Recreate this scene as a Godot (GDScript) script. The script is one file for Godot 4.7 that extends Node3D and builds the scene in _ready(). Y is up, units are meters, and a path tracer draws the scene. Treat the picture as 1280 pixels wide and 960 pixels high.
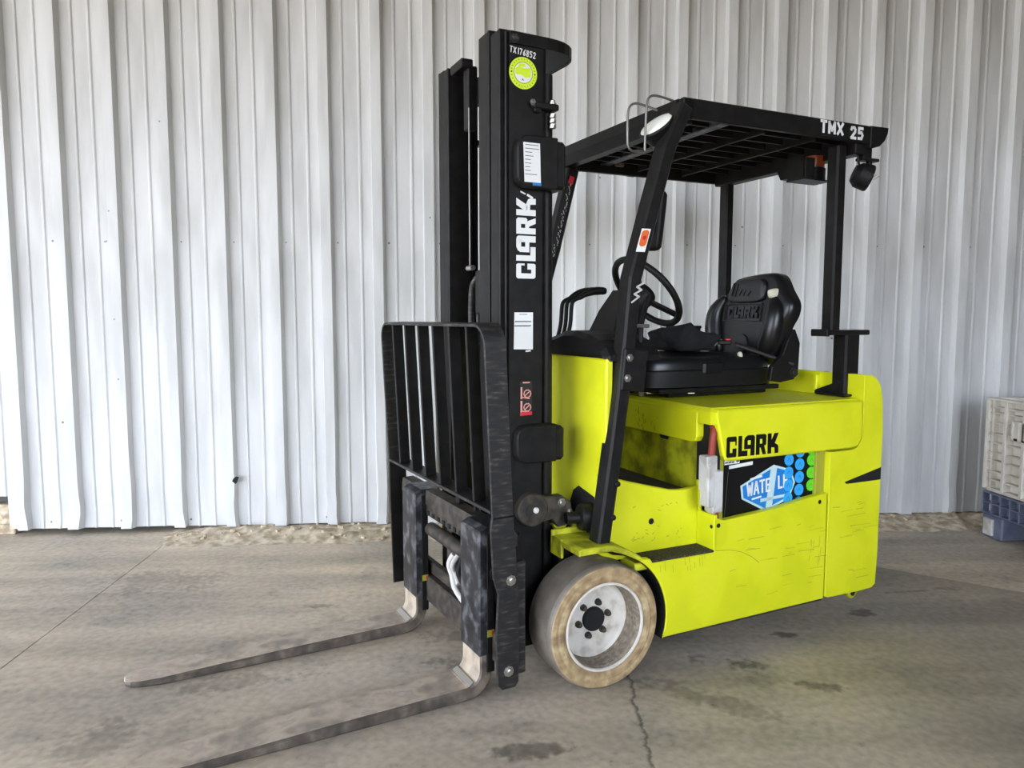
extends Node3D

# ---------------------------------------------------------------- mesh builder
class B:
	var st := SurfaceTool.new()
	var X := Transform3D.IDENTITY
	var uvw := Vector4.ZERO   # x0, z0, width, depth of a flat ground map

	func _init():
		st.begin(Mesh.PRIMITIVE_TRIANGLES)
		st.set_smooth_group(-1)

	func flat():
		st.set_smooth_group(-1)

	func soft(g := 1):
		st.set_smooth_group(g)

	func v(p: Vector3):
		var w := X * p
		if uvw.z > 0.0:
			st.set_uv(Vector2((w.x - uvw.x) / uvw.z, (w.z - uvw.y) / uvw.w))
		st.add_vertex(w)

	func t(a: Vector3, b: Vector3, c: Vector3):   # counter-clockwise seen from outside
		v(a); v(c); v(b)

	func q(a: Vector3, b: Vector3, c: Vector3, d: Vector3):
		t(a, b, c); t(a, c, d)

	func tout(a: Vector3, b: Vector3, c: Vector3, o: Vector3):
		if (b - a).cross(c - a).dot(a + b + c - o * 3.0) < 0.0:
			t(a, c, b)
		else:
			t(a, b, c)

	func qout(a: Vector3, b: Vector3, c: Vector3, d: Vector3, o: Vector3):
		tout(a, b, c, o); tout(a, c, d, o)

	# chamfered box
	func box(c: Vector3, s: Vector3, ch := 0.003, bs := Basis.IDENTITY):
		flat()
		var h := s * 0.5
		ch = minf(ch, minf(h.x, minf(h.y, h.z)) * 0.6)
		var P := func(sg: Vector3, k: int) -> Vector3:
			var p := Vector3.ZERO
			for i in 3:
				p[i] = sg[i] * (h[i] if i == k else h[i] - ch)
			return c + bs * p
		for k in 3:
			var i := (k + 1) % 3
			var j := (k + 2) % 3
			for s1 in [-1.0, 1.0]:
				var g := []
				for e in [[-1, -1], [1, -1], [1, 1], [-1, 1]]:
					var sg := Vector3.ZERO
					sg[k] = s1; sg[i] = e[0]; sg[j] = e[1]
					g.append(P.call(sg, k))
				qout(g[0], g[1], g[2], g[3], c)
		if ch <= 0.0:
			return
		for k in 3:   # edges along axis k
			var i := (k + 1) % 3
			var j := (k + 2) % 3
			for s1 in [-1.0, 1.0]:
				for s2 in [-1.0, 1.0]:
					var a := Vector3.ZERO
					a[i] = s1; a[j] = s2; a[k] = -1
					var b := a
					b[k] = 1
					qout(P.call(a, i), P.call(b, i), P.call(b, j), P.call(a, j), c)
		for s1 in [-1.0, 1.0]:
			for s2 in [-1.0, 1.0]:
				for s3 in [-1.0, 1.0]:
					var a := Vector3(s1, s2, s3)
					tout(P.call(a, 0), P.call(a, 1), P.call(a, 2), c)

	func bar(a: Vector3, b: Vector3, wide: float, deep: float, side := Vector3.UP, ch := 0.003):
		# a straight bar from a to b; «side» is the direction of its depth
		var d := (b - a).normalized()
		var w := side.cross(d).normalized()
		var u := d.cross(w)
		box((a + b) * 0.5, Vector3(wide, deep, a.distance_to(b)), ch, Basis(w, u, d))

	# extruded polygon in the plane of P (u, v), from w0 to w1
	func prism(poly: PackedVector2Array, w0: float, w1: float, P := Transform3D.IDENTITY, ch := 0.0):
		flat()
		var p := poly.duplicate()
		if Geometry2D.is_polygon_clockwise(p):
			p.reverse()
		# Geometry2D counts with y down; keep a positive signed area
		var ar := 0.0
		for i in p.size():
			ar += p[i].cross(p[(i + 1) % p.size()])
		if ar < 0.0:
			p.reverse()
		var n := p.size()
		var ins := PackedVector2Array()
		for i in n:
			var e0 := (p[i] - p[(i + n - 1) % n]).normalized()
			var e1 := (p[(i + 1) % n] - p[i]).normalized()
			var m := Vector2(-e0.y - e1.y, e0.x + e1.x)
			var dn := maxf(1.0 + e0.dot(e1), 0.3)
			ins.append(p[i] + m / dn * ch)
		var tri := Geometry2D.triangulate_polygon(p)
		var top := ins if ch > 0.0 else p
		for k in range(0, tri.size(), 3):
			var ia := tri[k]
			var ib := tri[k + 1]
			var ic := tri[k + 2]
			if (p[ib] - p[ia]).cross(p[ic] - p[ia]) < 0.0:
				var s := ib
				ib = ic
				ic = s
			t(P * Vector3(top[ia].x, top[ia].y, w1), P * Vector3(top[ib].x, top[ib].y, w1), P * Vector3(top[ic].x, top[ic].y, w1))
			t(P * Vector3(p[ia].x, p[ia].y, w0), P * Vector3(p[ic].x, p[ic].y, w0), P * Vector3(p[ib].x, p[ib].y, w0))
		for i in n:
			var j := (i + 1) % n
			q(P * Vector3(p[i].x, p[i].y, w0), P * Vector3(p[j].x, p[j].y, w0), P * Vector3(p[j].x, p[j].y, w1 - ch), P * Vector3(p[i].x, p[i].y, w1 - ch))
			if ch > 0.0:
				q(P * Vector3(p[i].x, p[i].y, w1 - ch), P * Vector3(p[j].x, p[j].y, w1 - ch), P * Vector3(top[j].x, top[j].y, w1), P * Vector3(top[i].x, top[i].y, w1))

	func tube(pts: PackedVector3Array, r, seg := 8, loop := false):
		var n := pts.size()
		var rings := []
		var up := Vector3.ZERO
		for i in n:
			var d: Vector3
			if loop:
				d = (pts[(i + 1) % n] - pts[(i + n - 1) % n]).normalized()
			else:
				d = (pts[mini(i + 1, n - 1)] - pts[maxi(i - 1, 0)]).normalized()
			if up == Vector3.ZERO:
				up = d.cross(Vector3(0.31, 0.91, 0.27)).normalized()
			up = (up - d * up.dot(d)).normalized()
			var w := d.cross(up)
			var rr: float = r[i] if r is Array else r
			var ring := PackedVector3Array()
			for k in seg:
				var a := TAU * k / seg
				ring.append(pts[i] + (up * cos(a) + w * sin(a)) * rr)
			rings.append(ring)
		soft(2)
		for i in (n if loop else n - 1):
			var A: PackedVector3Array = rings[i]
			var C: PackedVector3Array = rings[(i + 1) % n]
			for k in seg:
				var l := (k + 1) % seg
				q(A[k], A[l], C[l], C[k])
		flat()
		if not loop:
			for k in range(1, seg - 1):
				t(rings[0][0], rings[0][k + 1], rings[0][k])
				t(rings[n - 1][0], rings[n - 1][k], rings[n - 1][k + 1])

	# profile of (radius, height) turned about the z axis of P
	func lathe(prof: PackedVector2Array, P: Transform3D, seg := 32, smooth := false):
		for i in prof.size() - 1:
			soft(3 if smooth else 10 + i)
			for k in seg:
				var a := TAU * k / seg
				var b := TAU * (k + 1) / seg
				if k + 1 == seg:
					b = 0.0
				var p0 := prof[i]
				var p1 := prof[i + 1]
				var A := P * Vector3(p0.x * cos(a), p0.x * sin(a), p0.y)
				var C := P * Vector3(p0.x * cos(b), p0.x * sin(b), p0.y)
				var D := P * Vector3(p1.x * cos(b), p1.x * sin(b), p1.y)
				var E := P * Vector3(p1.x * cos(a), p1.x * sin(a), p1.y)
				if p0.x < 1e-6:
					t(A, D, E)
				elif p1.x < 1e-6:
					t(A, C, D)
				else:
					q(A, C, D, E)
		flat()

	# box with rounded edges, subdivided so that it can be bent by «f»
	func rbox(c: Vector3, s: Vector3, r: float, n: int, bs := Basis.IDENTITY, f = null):
		soft(4)
		var h := s * 0.5
		var inner := Vector3(maxf(h.x - r, 0.0), maxf(h.y - r, 0.0), maxf(h.z - r, 0.0))
		var M := func(p: Vector3) -> Vector3:
			var b := p.clamp(-inner, inner)
			var d := p - b
			if d.length() > 1e-6:
				p = b + d.normalized() * r
			if f != null:
				p = f.call(p)
			p = c + bs * p
			return p.snapped(Vector3.ONE * 1e-5)
		for k in 3:
			var i := (k + 1) % 3
			var j := (k + 2) % 3
			for s1 in [-1.0, 1.0]:
				for a in n:
					for b in n:
						var g := []
						for e in [[0, 0], [1, 0], [1, 1], [0, 1]]:
							var p := Vector3.ZERO
							p[k] = s1 * h[k]
							p[i] = h[i] * sin((float(a + e[0]) / n - 0.5) * PI)
							p[j] = h[j] * sin((float(b + e[1]) / n - 0.5) * PI)
							g.append(M.call(p))
						if s1 > 0:
							q(g[0], g[1], g[2], g[3])
						else:
							q(g[3], g[2], g[1], g[0])
		flat()

	# domed plate with the outline «poly»: rounded edge of radius «er», from w0 to w1
	func pillow(poly: PackedVector2Array, w0: float, w1: float, er: float, dome: float, P: Transform3D):
		var p := poly.duplicate()
		var ar := 0.0
		var cen := Vector2.ZERO
		for i in p.size():
			ar += p[i].cross(p[(i + 1) % p.size()])
			cen += p[i] / p.size()
		if ar < 0.0:
			p.reverse()
		var n := p.size()
		var rings := [[1.0, w0]]
		var far := 0.0
		for x in p:
			far = maxf(far, x.distance_to(cen))
		for k in 5:
			var a := PI * 0.5 * k / 4.0
			rings.append([1.0 - (1.0 - cos(a)) * er / far, w1 - er + sin(a) * er])
		for k in range(1, 5):
			var s := 1.0 - er / far
			rings.append([s * (1.0 - k / 5.0), w1 + dome * (1.0 - pow(1.0 - k / 5.0, 2.0))])
		soft(5)
		for r in rings.size() - 1:
			for i in n:
				var j := (i + 1) % n
				var a := func(ii: int, rr: int) -> Vector3:
					var x: Vector2 = cen + (p[ii] - cen) * rings[rr][0]
					return P * Vector3(x.x, x.y, rings[rr][1])
				q(a.call(i, r), a.call(j, r), a.call(j, r + 1), a.call(i, r + 1))
		var last: Array = rings[rings.size() - 1]
		for i in n:
			var j := (i + 1) % n
			var x0: Vector2 = cen + (p[i] - cen) * last[0]
			var x1: Vector2 = cen + (p[j] - cen) * last[0]
			t(P * Vector3(cen.x, cen.y, last[1] + dome * 0.04), P * Vector3(x0.x, x0.y, last[1]), P * Vector3(x1.x, x1.y, last[1]))
		flat()
		for i in range(1, n - 1):
			t(P * Vector3(p[0].x, p[0].y, w0), P * Vector3(p[i + 1].x, p[i + 1].y, w0), P * Vector3(p[i].x, p[i].y, w0))

	# a thick line through 2D points, as a thin raised print
	func line(pts: Array, wide: float, P: Transform3D, high := 0.0008):
		for i in pts.size() - 1:
			var a: Vector2 = pts[i]
			var b: Vector2 = pts[i + 1]
			var d := (b - a).normalized()
			var nn := Vector2(-d.y, d.x) * wide * 0.5
			var e := d * wide * 0.35
			prism(PackedVector2Array([a - e - nn, b + e - nn, b + e + nn, a - e + nn]), 0.0, high, P)

	func text(s: String, at: Vector2, w: float, h: float, gap: float, thick: float, P: Transform3D, high := 0.0008):
		var G := {
			"T": [[0, 1, .6, 1], [.3, 1, .3, 0]], "X": [[0, 0, .6, 1], [0, 1, .6, 0]], "1": [[.3, 0, .3, 1]],
			"7": [[0, 1, .55, 1, .2, 0]], "6": [[.5, 1, .12, .5, .1, .12, .3, 0, .5, .15, .5, .4, .3, .5, .12, .4]],
			"8": [[.3, .52, .08, .72, .12, .95, .3, 1, .5, .95, .52, .72, .3, .52, .06, .3, .1, .05, .3, 0, .5, .05, .54, .3, .3, .52]],
			"5": [[.55, 1, .1, 1, .08, .55, .4, .6, .55, .35, .42, .03, .05, .03]],
			"2": [[.05, .78, .12, .97, .42, .99, .54, .8, .5, .58, .06, 0, .58, 0]],
			"M": [[0, 0, 0, 1, .33, .25, .66, 1, .66, 0]], "W": [[0, 1, .16, 0, .36, .8, .56, 0, .72, 1]],
			"A": [[0, 0, .28, 1, .34, 1, .6, 0], [.1, .33, .5, .33]], "E": [[.55, 1, .05, 1, .05, 0, .55, 0], [.05, .52, .48, .52]],
			"L": [[.08, 1, .08, 0, .55, 0]], "R": [[.05, 0, .05, 1, .45, 1, .55, .8, .45, .52, .05, .52], [.3, .5, .56, 0]]}
		var x := at.x
		for ch in s:
			if ch == " ":
				x += w * 0.8
				continue
			var mx := 0.0
			for st_ in G[ch]:
				var pts := []
				for k in range(0, st_.size(), 2):
					pts.append(Vector2(x + st_[k] / 0.6 * w, at.y + st_[k + 1] * h))
					mx = maxf(mx, st_[k] / 0.6 * w)
				line(pts, thick, P, high)
			x += mx + gap

	# heavy square block lettering of the maker's name; P: u along the word, v up
	func wordmark(P: Transform3D, su: float, sv: float, high := 0.0008):
		var L := [
			[.06, 0, .0, .08, 0, .92, .06, 1, .45, 1, .45, 0], [.45, 0, .45, .22, .7, .22, .7, .3, .757, .3, .757, .08, .70, 0], [.45, .75, .45, 1, .70, 1, .757, .92, .757, .57, .66, .57, .66, .75],
			[.89, 0, .89, 1, 1.17, 1, 1.17, .27, 1.17, 0], [1.17, 0, 1.17, .27, 1.60, .27, 1.60, 0],
			[1.33, .33, 1.33, .8, 1.43, .93, 1.60, 1, 1.60, .33], [1.60, .75, 1.60, 1, 1.95, 1, 1.95, .75], [1.60, .33, 1.60, .54, 1.83, .54, 1.83, .33], [1.83, 0, 1.83, .75, 1.95, 1, 2.07, .98, 2.15, .9, 2.15, 0],
			[2.24, 0, 2.24, 1, 2.54, 1, 2.54, 0], [2.54, .76, 2.54, 1, 2.95, 1, 3.05, .92, 3.05, .76], [2.74, .54, 2.74, .76, 3.05, .76, 3.05, .5, 2.95, .42], [2.54, .34, 2.54, .54, 2.74, .54, 2.86, .5, 3.06, 0, 2.78, 0, 2.62, .34],
			[3.16, 0, 3.16, 1, 3.46, 1, 3.46, 0], [3.46, .42, 3.46, .66, 3.68, 1, 4.02, 1, 3.74, .52, 3.62, .38], [3.46, .30, 3.46, .5, 3.68, .52, 3.98, .40, 4.03, .3, 4.03, 0, 3.74, 0, 3.72, .28]]
		# the C is a block with a slot: its left half is cut by the counter
		for l in L.size():
			var a: Array = L[l]
			var pg := PackedVector2Array()
			for k in range(0, a.size(), 2):
				pg.append(Vector2(a[k] * su, a[k + 1] * sv))
			if l == 0:
				pg = PackedVector2Array([Vector2(.08 * su, 0), Vector2(0, .08 * sv), Vector2(0, .92 * sv), Vector2(.08 * su, sv), Vector2(.26 * su, sv), Vector2(.26 * su, 0)])
				prism(pg, 0, high, P)
				pg = PackedVector2Array([Vector2(.26 * su, 0), Vector2(.26 * su, .22 * sv), Vector2(.46 * su, .22 * sv), Vector2(.46 * su, 0)])
				prism(pg, 0, high, P)
				pg = PackedVector2Array([Vector2(.26 * su, .75 * sv), Vector2(.26 * su, sv), Vector2(.46 * su, sv), Vector2(.46 * su, .75 * sv)])
				prism(pg, 0, high, P)
				pg = PackedVector2Array([Vector2(.46 * su, .22 * sv), Vector2(.46 * su, .42 * sv), Vector2(.757 * su, .42 * sv), Vector2(.757 * su, .22 * sv)])
				prism(pg, 0, high, P)
				continue
			prism(pg, 0, high, P)


# ---------------------------------------------------------------- helpers
var M := {}
var used := {}

func numbered(s: String) -> String:
	if not used.has(s):
		used[s] = 0
		return s
	used[s] += 1
	return "%s_%03d" % [s, used[s]]

func part(b: B, called: String, mat: Material, parent: Node, label := "") -> MeshInstance3D:
	b.st.generate_normals()
	var m := MeshInstance3D.new()
	m.name = called
	m.mesh = b.st.commit()
	m.material_override = null
	m.mesh.surface_set_material(0, mat)
	parent.add_child(m, true)
	if label:
		m.set_meta("label", label)
	return m

func tag(o: Node, label: String, category: String, group := "", kind := ""):
	o.set_meta("label", label)
	if category:
		o.set_meta("category", category)
	if group:
		o.set_meta("group", group)
	if kind:
		o.set_meta("kind", kind)

func noise(freq: float, sd: int, type := FastNoiseLite.TYPE_SIMPLEX_SMOOTH, oct := 4) -> FastNoiseLite:
	var f := FastNoiseLite.new()
	f.noise_type = type
	f.frequency = freq
	f.seed = sd
	f.fractal_octaves = oct
	return f

func ntex(freq: float, sd: int, stops: Array, oct := 4, size := 512) -> NoiseTexture2D:
	var t := NoiseTexture2D.new()
	t.width = size
	t.height = size
	t.seamless = true
	t.noise = noise(freq, sd, FastNoiseLite.TYPE_SIMPLEX_SMOOTH, oct)
	var g := Gradient.new()
	g.offsets = PackedFloat32Array(stops.map(func(s): return s[0]))
	g.colors = PackedColorArray(stops.map(func(s): return s[1]))
	t.color_ramp = g
	return t

func mat(c: Color, rough := 0.5, metal := 0.0, tex: Texture2D = null, scale := 1.0) -> StandardMaterial3D:
	var m := StandardMaterial3D.new()
	m.albedo_color = c
	m.roughness = rough
	m.metallic = metal
	if tex:
		m.albedo_texture = tex
		m.uv1_triplanar = true
		m.uv1_scale = Vector3.ONE * scale
	return m

func grey(x: float) -> Color:
	return Color(x, x, x)

func pz(z: float, x := 0.0, y := 0.0) -> Transform3D:      # u rearwards, v up, facing +z
	return Transform3D(Basis.IDENTITY, Vector3(x, y, z))

func px(x: float, y := 0.0, z := 0.0) -> Transform3D:      # u towards +z, v up, facing -x
	return Transform3D(Basis(Vector3(0, 0, 1), Vector3(0, 1, 0), Vector3(-1, 0, 0)), Vector3(x, y, z))

func py(y: float) -> Transform3D:                           # u = x, v = -z, facing up
	return Transform3D(Basis(Vector3(1, 0, 0), Vector3(0, 0, -1), Vector3(0, 1, 0)), Vector3(0, y, 0))

func pv(a: Array) -> PackedVector2Array:
	var p := PackedVector2Array()
	for k in range(0, a.size(), 2):
		p.append(Vector2(a[k], a[k + 1]))
	return p

func p3(a: Array) -> PackedVector3Array:
	var p := PackedVector3Array()
	for k in range(0, a.size(), 3):
		p.append(Vector3(a[k], a[k + 1], a[k + 2]))
	return p

func curve(pts: PackedVector3Array, steps := 5, loop := false) -> PackedVector3Array:   # smooth line through the points
	var out := PackedVector3Array()
	var n := pts.size()
	for i in (n if loop else n - 1):
		var a := pts[(i + n - 1) % n] if loop else pts[maxi(i - 1, 0)]
		var b := pts[i]
		var c := pts[(i + 1) % n]
		var d := pts[(i + 2) % n] if loop else pts[mini(i + 2, n - 1)]
		for k in steps:
			out.append(b.cubic_interpolate(c, a, d, float(k) / steps))
	if not loop:
		out.append(pts[n - 1])
	return out

func smooth2(pts: PackedVector2Array, steps := 4) -> PackedVector2Array:   # closed smooth outline
	var out := PackedVector2Array()
	var n := pts.size()
	for i in n:
		for k in steps:
			out.append(pts[i].cubic_interpolate(pts[(i + 1) % n], pts[(i + n - 1) % n], pts[(i + 2) % n], float(k) / steps))
	return out

func disc(r: float, n := 24, c := Vector2.ZERO) -> PackedVector2Array:
	var p := PackedVector2Array()
	for k in n:
		p.append(c + Vector2(cos(TAU * k / n), sin(TAU * k / n)) * r)
	return p

func rrect(x0: float, y0: float, x1: float, y1: float, r: Array) -> PackedVector2Array:   # radii: bl, br, tr, tl
	var p := PackedVector2Array()
	var cs := [Vector2(x0 + r[0], y0 + r[0]), Vector2(x1 - r[1], y0 + r[1]), Vector2(x1 - r[2], y1 - r[2]), Vector2(x0 + r[3], y1 - r[3])]
	for k in 4:
		if r[k] <= 0.0:
			p.append(cs[k])
			continue
		for s in 6:
			var a: float = PI + PI * 0.5 * (k + s / 5.0)
			p.append(cs[k] + Vector2(cos(a), sin(a)) * r[k])
	return p

func axis(o: Vector3, z: Vector3, up := Vector3.UP) -> Transform3D:
	z = z.normalized()
	if absf(z.dot(up)) > 0.98:
		up = Vector3.RIGHT
	var x := up.cross(z).normalized()
	return Transform3D(Basis(x, z.cross(x), z), o)

func bolt(called: String, o: Vector3, dir: Vector3, r: float, h: float, m: Material, parent: Node, seg := 6):
	var b := B.new()
	b.lathe(pv([r * 1.35, 0, r * 1.35, h * 0.3, r, h * 0.3, r, h * 0.8, r * 0.8, h, 0, h]), axis(o, dir), seg)
	part(b, called, m, parent)


func _ready():
	_camera_and_light()
	_materials()
	_setting()
	_forklift()
	_crates()
	_cloth()


# ---------------------------------------------------------------- camera, sky, light
func _camera_and_light():
	var cam := Camera3D.new()
	cam.name = "camera"
	cam.fov = rad_to_deg(2.0 * atan(480.0 / 925.0))
	cam.position = Vector3(-0.307, 1.33, 3.028)
	cam.rotation = Vector3(deg_to_rad(-5.1), deg_to_rad(-3.8), 0)
	add_child(cam)
	cam.current = true
	var we := WorldEnvironment.new()
	we.name = "world_environment"
	var env := Environment.new()
	var sm := ProceduralSkyMaterial.new()
	sm.sky_top_color = Color(0.78, 0.85, 0.97)
	sm.sky_horizon_color = Color(0.955, 0.97, 0.985)
	sm.ground_horizon_color = Color(0.62, 0.58, 0.5)
	sm.ground_bottom_color = Color(0.5, 0.46, 0.4)
	sm.sun_angle_max = 0.0
	sm.energy_multiplier = 1.0
	var sky := Sky.new()
	sky.sky_material = sm
	env.background_mode = Environment.BG_SKY
	env.sky = sky
	env.ambient_light_source = Environment.AMBIENT_SOURCE_SKY
	env.tonemap_mode = Environment.TONE_MAPPER_LINEAR
	env.tonemap_exposure = 12.8
	env.sdfgi_enabled = true
	env.ssao_enabled = true
	env.ssil_enabled = true
	we.environment = env
	add_child(we)


# ---------------------------------------------------------------- materials
func _materials():
	M.black = mat(Color.WHITE, 0.42, 0.0, ntex(0.012, 3, [[0.3, Color(0.095, 0.092, 0.087)], [0.7, Color(0.125, 0.121, 0.115)]]), 2.0)
	M.black.metallic_specular = 0.3
	M.dull = mat(Color(0.10, 0.096, 0.09), 0.65)
	M.plastic = mat(Color.WHITE, 0.5, 0.0, ntex(0.03, 5, [[0.3, Color(0.07, 0.068, 0.066)], [0.7, Color(0.095, 0.092, 0.09)]]), 3.0)
	M.plastic.metallic_specular = 0.35
	M.deep = mat(Color(0.04, 0.038, 0.036), 0.8)
	M.worn = mat(Color.WHITE, 0.5, 0.25, ntex(0.02, 7, [[0.1, grey(0.10)], [0.5, Color(0.15, 0.145, 0.14)], [0.64, Color(0.19, 0.18, 0.17)], [0.85, Color(0.33, 0.31, 0.285)]], 6), 2.0)
	M.worn.uv1_scale = Vector3(1.0, 4.5, 1.0)
	M.scuff_grey = mat(Color.WHITE, 0.4, 0.35, ntex(0.012, 17, [[0.3, Color(0.15, 0.15, 0.16)], [0.55, Color(0.23, 0.23, 0.24)], [0.75, Color(0.42, 0.42, 0.43)]], 5), 2.0)
	M.fork = mat(Color.WHITE, 0.5, 0.1, ntex(0.008, 9, [[0.15, Color(0.56, 0.51, 0.46)], [0.42, Color(0.70, 0.635, 0.555)], [0.6, Color(0.76, 0.70, 0.615)], [0.76, Color(0.69, 0.61, 0.545)], [0.9, Color(0.74, 0.70, 0.65)]], 6), 1.5)
	M.fork_side = mat(Color.WHITE, 0.55, 0.1, ntex(0.012, 10, [[0.2, Color(0.26, 0.235, 0.21)], [0.55, Color(0.37, 0.33, 0.285)], [0.8, Color(0.48, 0.435, 0.38)]], 5), 1.5)
	M.brown = mat(Color.WHITE, 0.6, 0.2, ntex(0.015, 12, [[0.3, Color(0.17, 0.155, 0.135)], [0.7, Color(0.30, 0.265, 0.225)]], 5), 2.0)
	M.bright = mat(Color(0.72, 0.70, 0.67), 0.3, 0.9)
	M.steel = mat(Color(0.5, 0.49, 0.47), 0.4, 0.7)
	M.yellow = mat(Color.WHITE, 0.42, 0.0, ntex(0.006, 21, [[0.25, Color(0.835, 0.845, 0.09)], [0.5, Color(0.865, 0.872, 0.10)], [0.75, Color(0.88, 0.885, 0.14)]], 5), 1.0)
	M.yellow_dirty = mat(Color.WHITE, 0.5, 0.0, ntex(0.012, 23, [[0.2, Color(0.50, 0.50, 0.10)], [0.5, Color(0.70, 0.70, 0.12)], [0.75, Color(0.80, 0.81, 0.17)]], 6), 1.2)
	M.scratch = mat(Color(0.60, 0.585, 0.17), 0.6)
	M.olive = mat(Color(0.62, 0.62, 0.18), 0.5)
	M.white = mat(Color(0.86, 0.85, 0.83), 0.5)
	M.rim = mat(Color(1.0, 0.985, 0.955), 0.5, 0.0, ntex(0.01, 31, [[0.15, Color(0.74, 0.71, 0.66)], [0.4, Color(0.83, 0.81, 0.78)], [0.7, Color(0.87, 0.855, 0.83)]], 5), 2.5)
	M.rim_dusty = mat(Color.WHITE, 0.7, 0.0, ntex(0.02, 33, [[0.3, Color(0.46, 0.42, 0.36)], [0.7, Color(0.62, 0.57, 0.50)]], 5), 4.0)
	M.tread = mat(Color.WHITE, 0.5, 0.0, ntex(0.01, 35, [[0.3, Color(0.40, 0.37, 0.335)], [0.7, Color(0.50, 0.465, 0.42)]], 5), 2.0)
	M.sidewall = mat(Color.WHITE, 0.8, 0.0, ntex(0.010, 37, [[0.15, Color(0.52, 0.43, 0.31)], [0.45, Color(0.63, 0.53, 0.385)], [0.62, Color(0.68, 0.58, 0.42)], [0.85, Color(0.75, 0.67, 0.51)]], 6), 3.0)
	M.sidewall.heightmap_enabled = false
	M.seat = mat(Color(0.075, 0.075, 0.08), 0.33)
	M.belt = mat(Color(0.16, 0.155, 0.15), 0.7)
	M.cloth = mat(Color(0.07, 0.07, 0.075), 0.9)
	M.paper = mat(Color(0.93, 0.93, 0.92), 0.6)
	M.ink = mat(Color(0.35, 0.35, 0.36), 0.7)
	M.lime = mat(Color(0.84, 0.95, 0.16), 0.5)
	M.blue = mat(Color(0.12, 0.50, 0.80), 0.4)
	M.sky_blue = mat(Color(0.20, 0.66, 0.93), 0.4)
	M.green = mat(Color(0.40, 0.86, 0.17), 0.4)
	M.pale = mat(Color(0.78, 0.88, 0.88), 0.3)
	M.battery = mat(Color(0.05, 0.05, 0.055), 0.35)
	M.orange = mat(Color(0.90, 0.42, 0.16), 0.4)
	M.red = mat(Color(0.80, 0.14, 0.18), 0.5)
	M.pink = mat(Color(0.88, 0.62, 0.58), 0.6)
	M.cable = mat(Color(0.55, 0.20, 0.14), 0.5)
	M.plug = mat(Color.WHITE, 0.6, 0.0, ntex(0.008, 41, [[0.2, Color(0.68, 0.66, 0.63)], [0.45, Color(0.78, 0.77, 0.75)], [0.7, Color(0.80, 0.79, 0.77)]], 4), 2.0)
	M.amber = mat(Color(0.62, 0.26, 0.08), 0.25)
	M.lens = mat(Color(0.97, 0.97, 0.93), 0.15)
	M.foam = mat(Color(0.85, 0.82, 0.74), 0.9)
	M.mat = mat(Color.WHITE, 0.85, 0.0, ntex(0.05, 43, [[0.3, Color(0.13, 0.115, 0.09)], [0.6, Color(0.22, 0.195, 0.155)], [0.8, Color(0.36, 0.33, 0.2)]], 4), 4.0)
	M.wall = mat(Color.WHITE, 0.5, 0.0, ntex(0.008, 51, [[0.2, Color(0.76, 0.76, 0.75)], [0.5, Color(0.80, 0.80, 0.795)], [0.8, Color(0.83, 0.83, 0.825)]], 5), 0.6)
	M.wall.uv1_scale = Vector3(1.3, 0.25, 1.3)
	M.girt = mat(Color(0.42, 0.40, 0.37), 0.8)
	M.roof = mat(Color(0.50, 0.48, 0.44), 0.8)
	M.rubble = mat(Color.WHITE, 0.9, 0.0, ntex(0.03, 53, [[0.2, Color(0.62, 0.55, 0.45)], [0.5, Color(0.78, 0.71, 0.60)], [0.78, Color(0.88, 0.83, 0.74)]], 5), 0.8)
	M.crate_grey = mat(Color.WHITE, 0.6, 0.0, ntex(0.01, 61, [[0.3, Color(0.82, 0.79, 0.74)], [0.7, Color(0.88, 0.855, 0.81)]], 4), 1.5)
	M.crate_blue = mat(Color.WHITE, 0.55, 0.0, ntex(0.01, 63, [[0.3, Color(0.36, 0.38, 0.46)], [0.7, Color(0.43, 0.45, 0.53)]], 4), 1.5)
	M.floor = StandardMaterial3D.new()
	M.floor.roughness = 0.62
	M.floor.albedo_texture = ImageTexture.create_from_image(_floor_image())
	M.floor.texture_repeat = false


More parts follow.
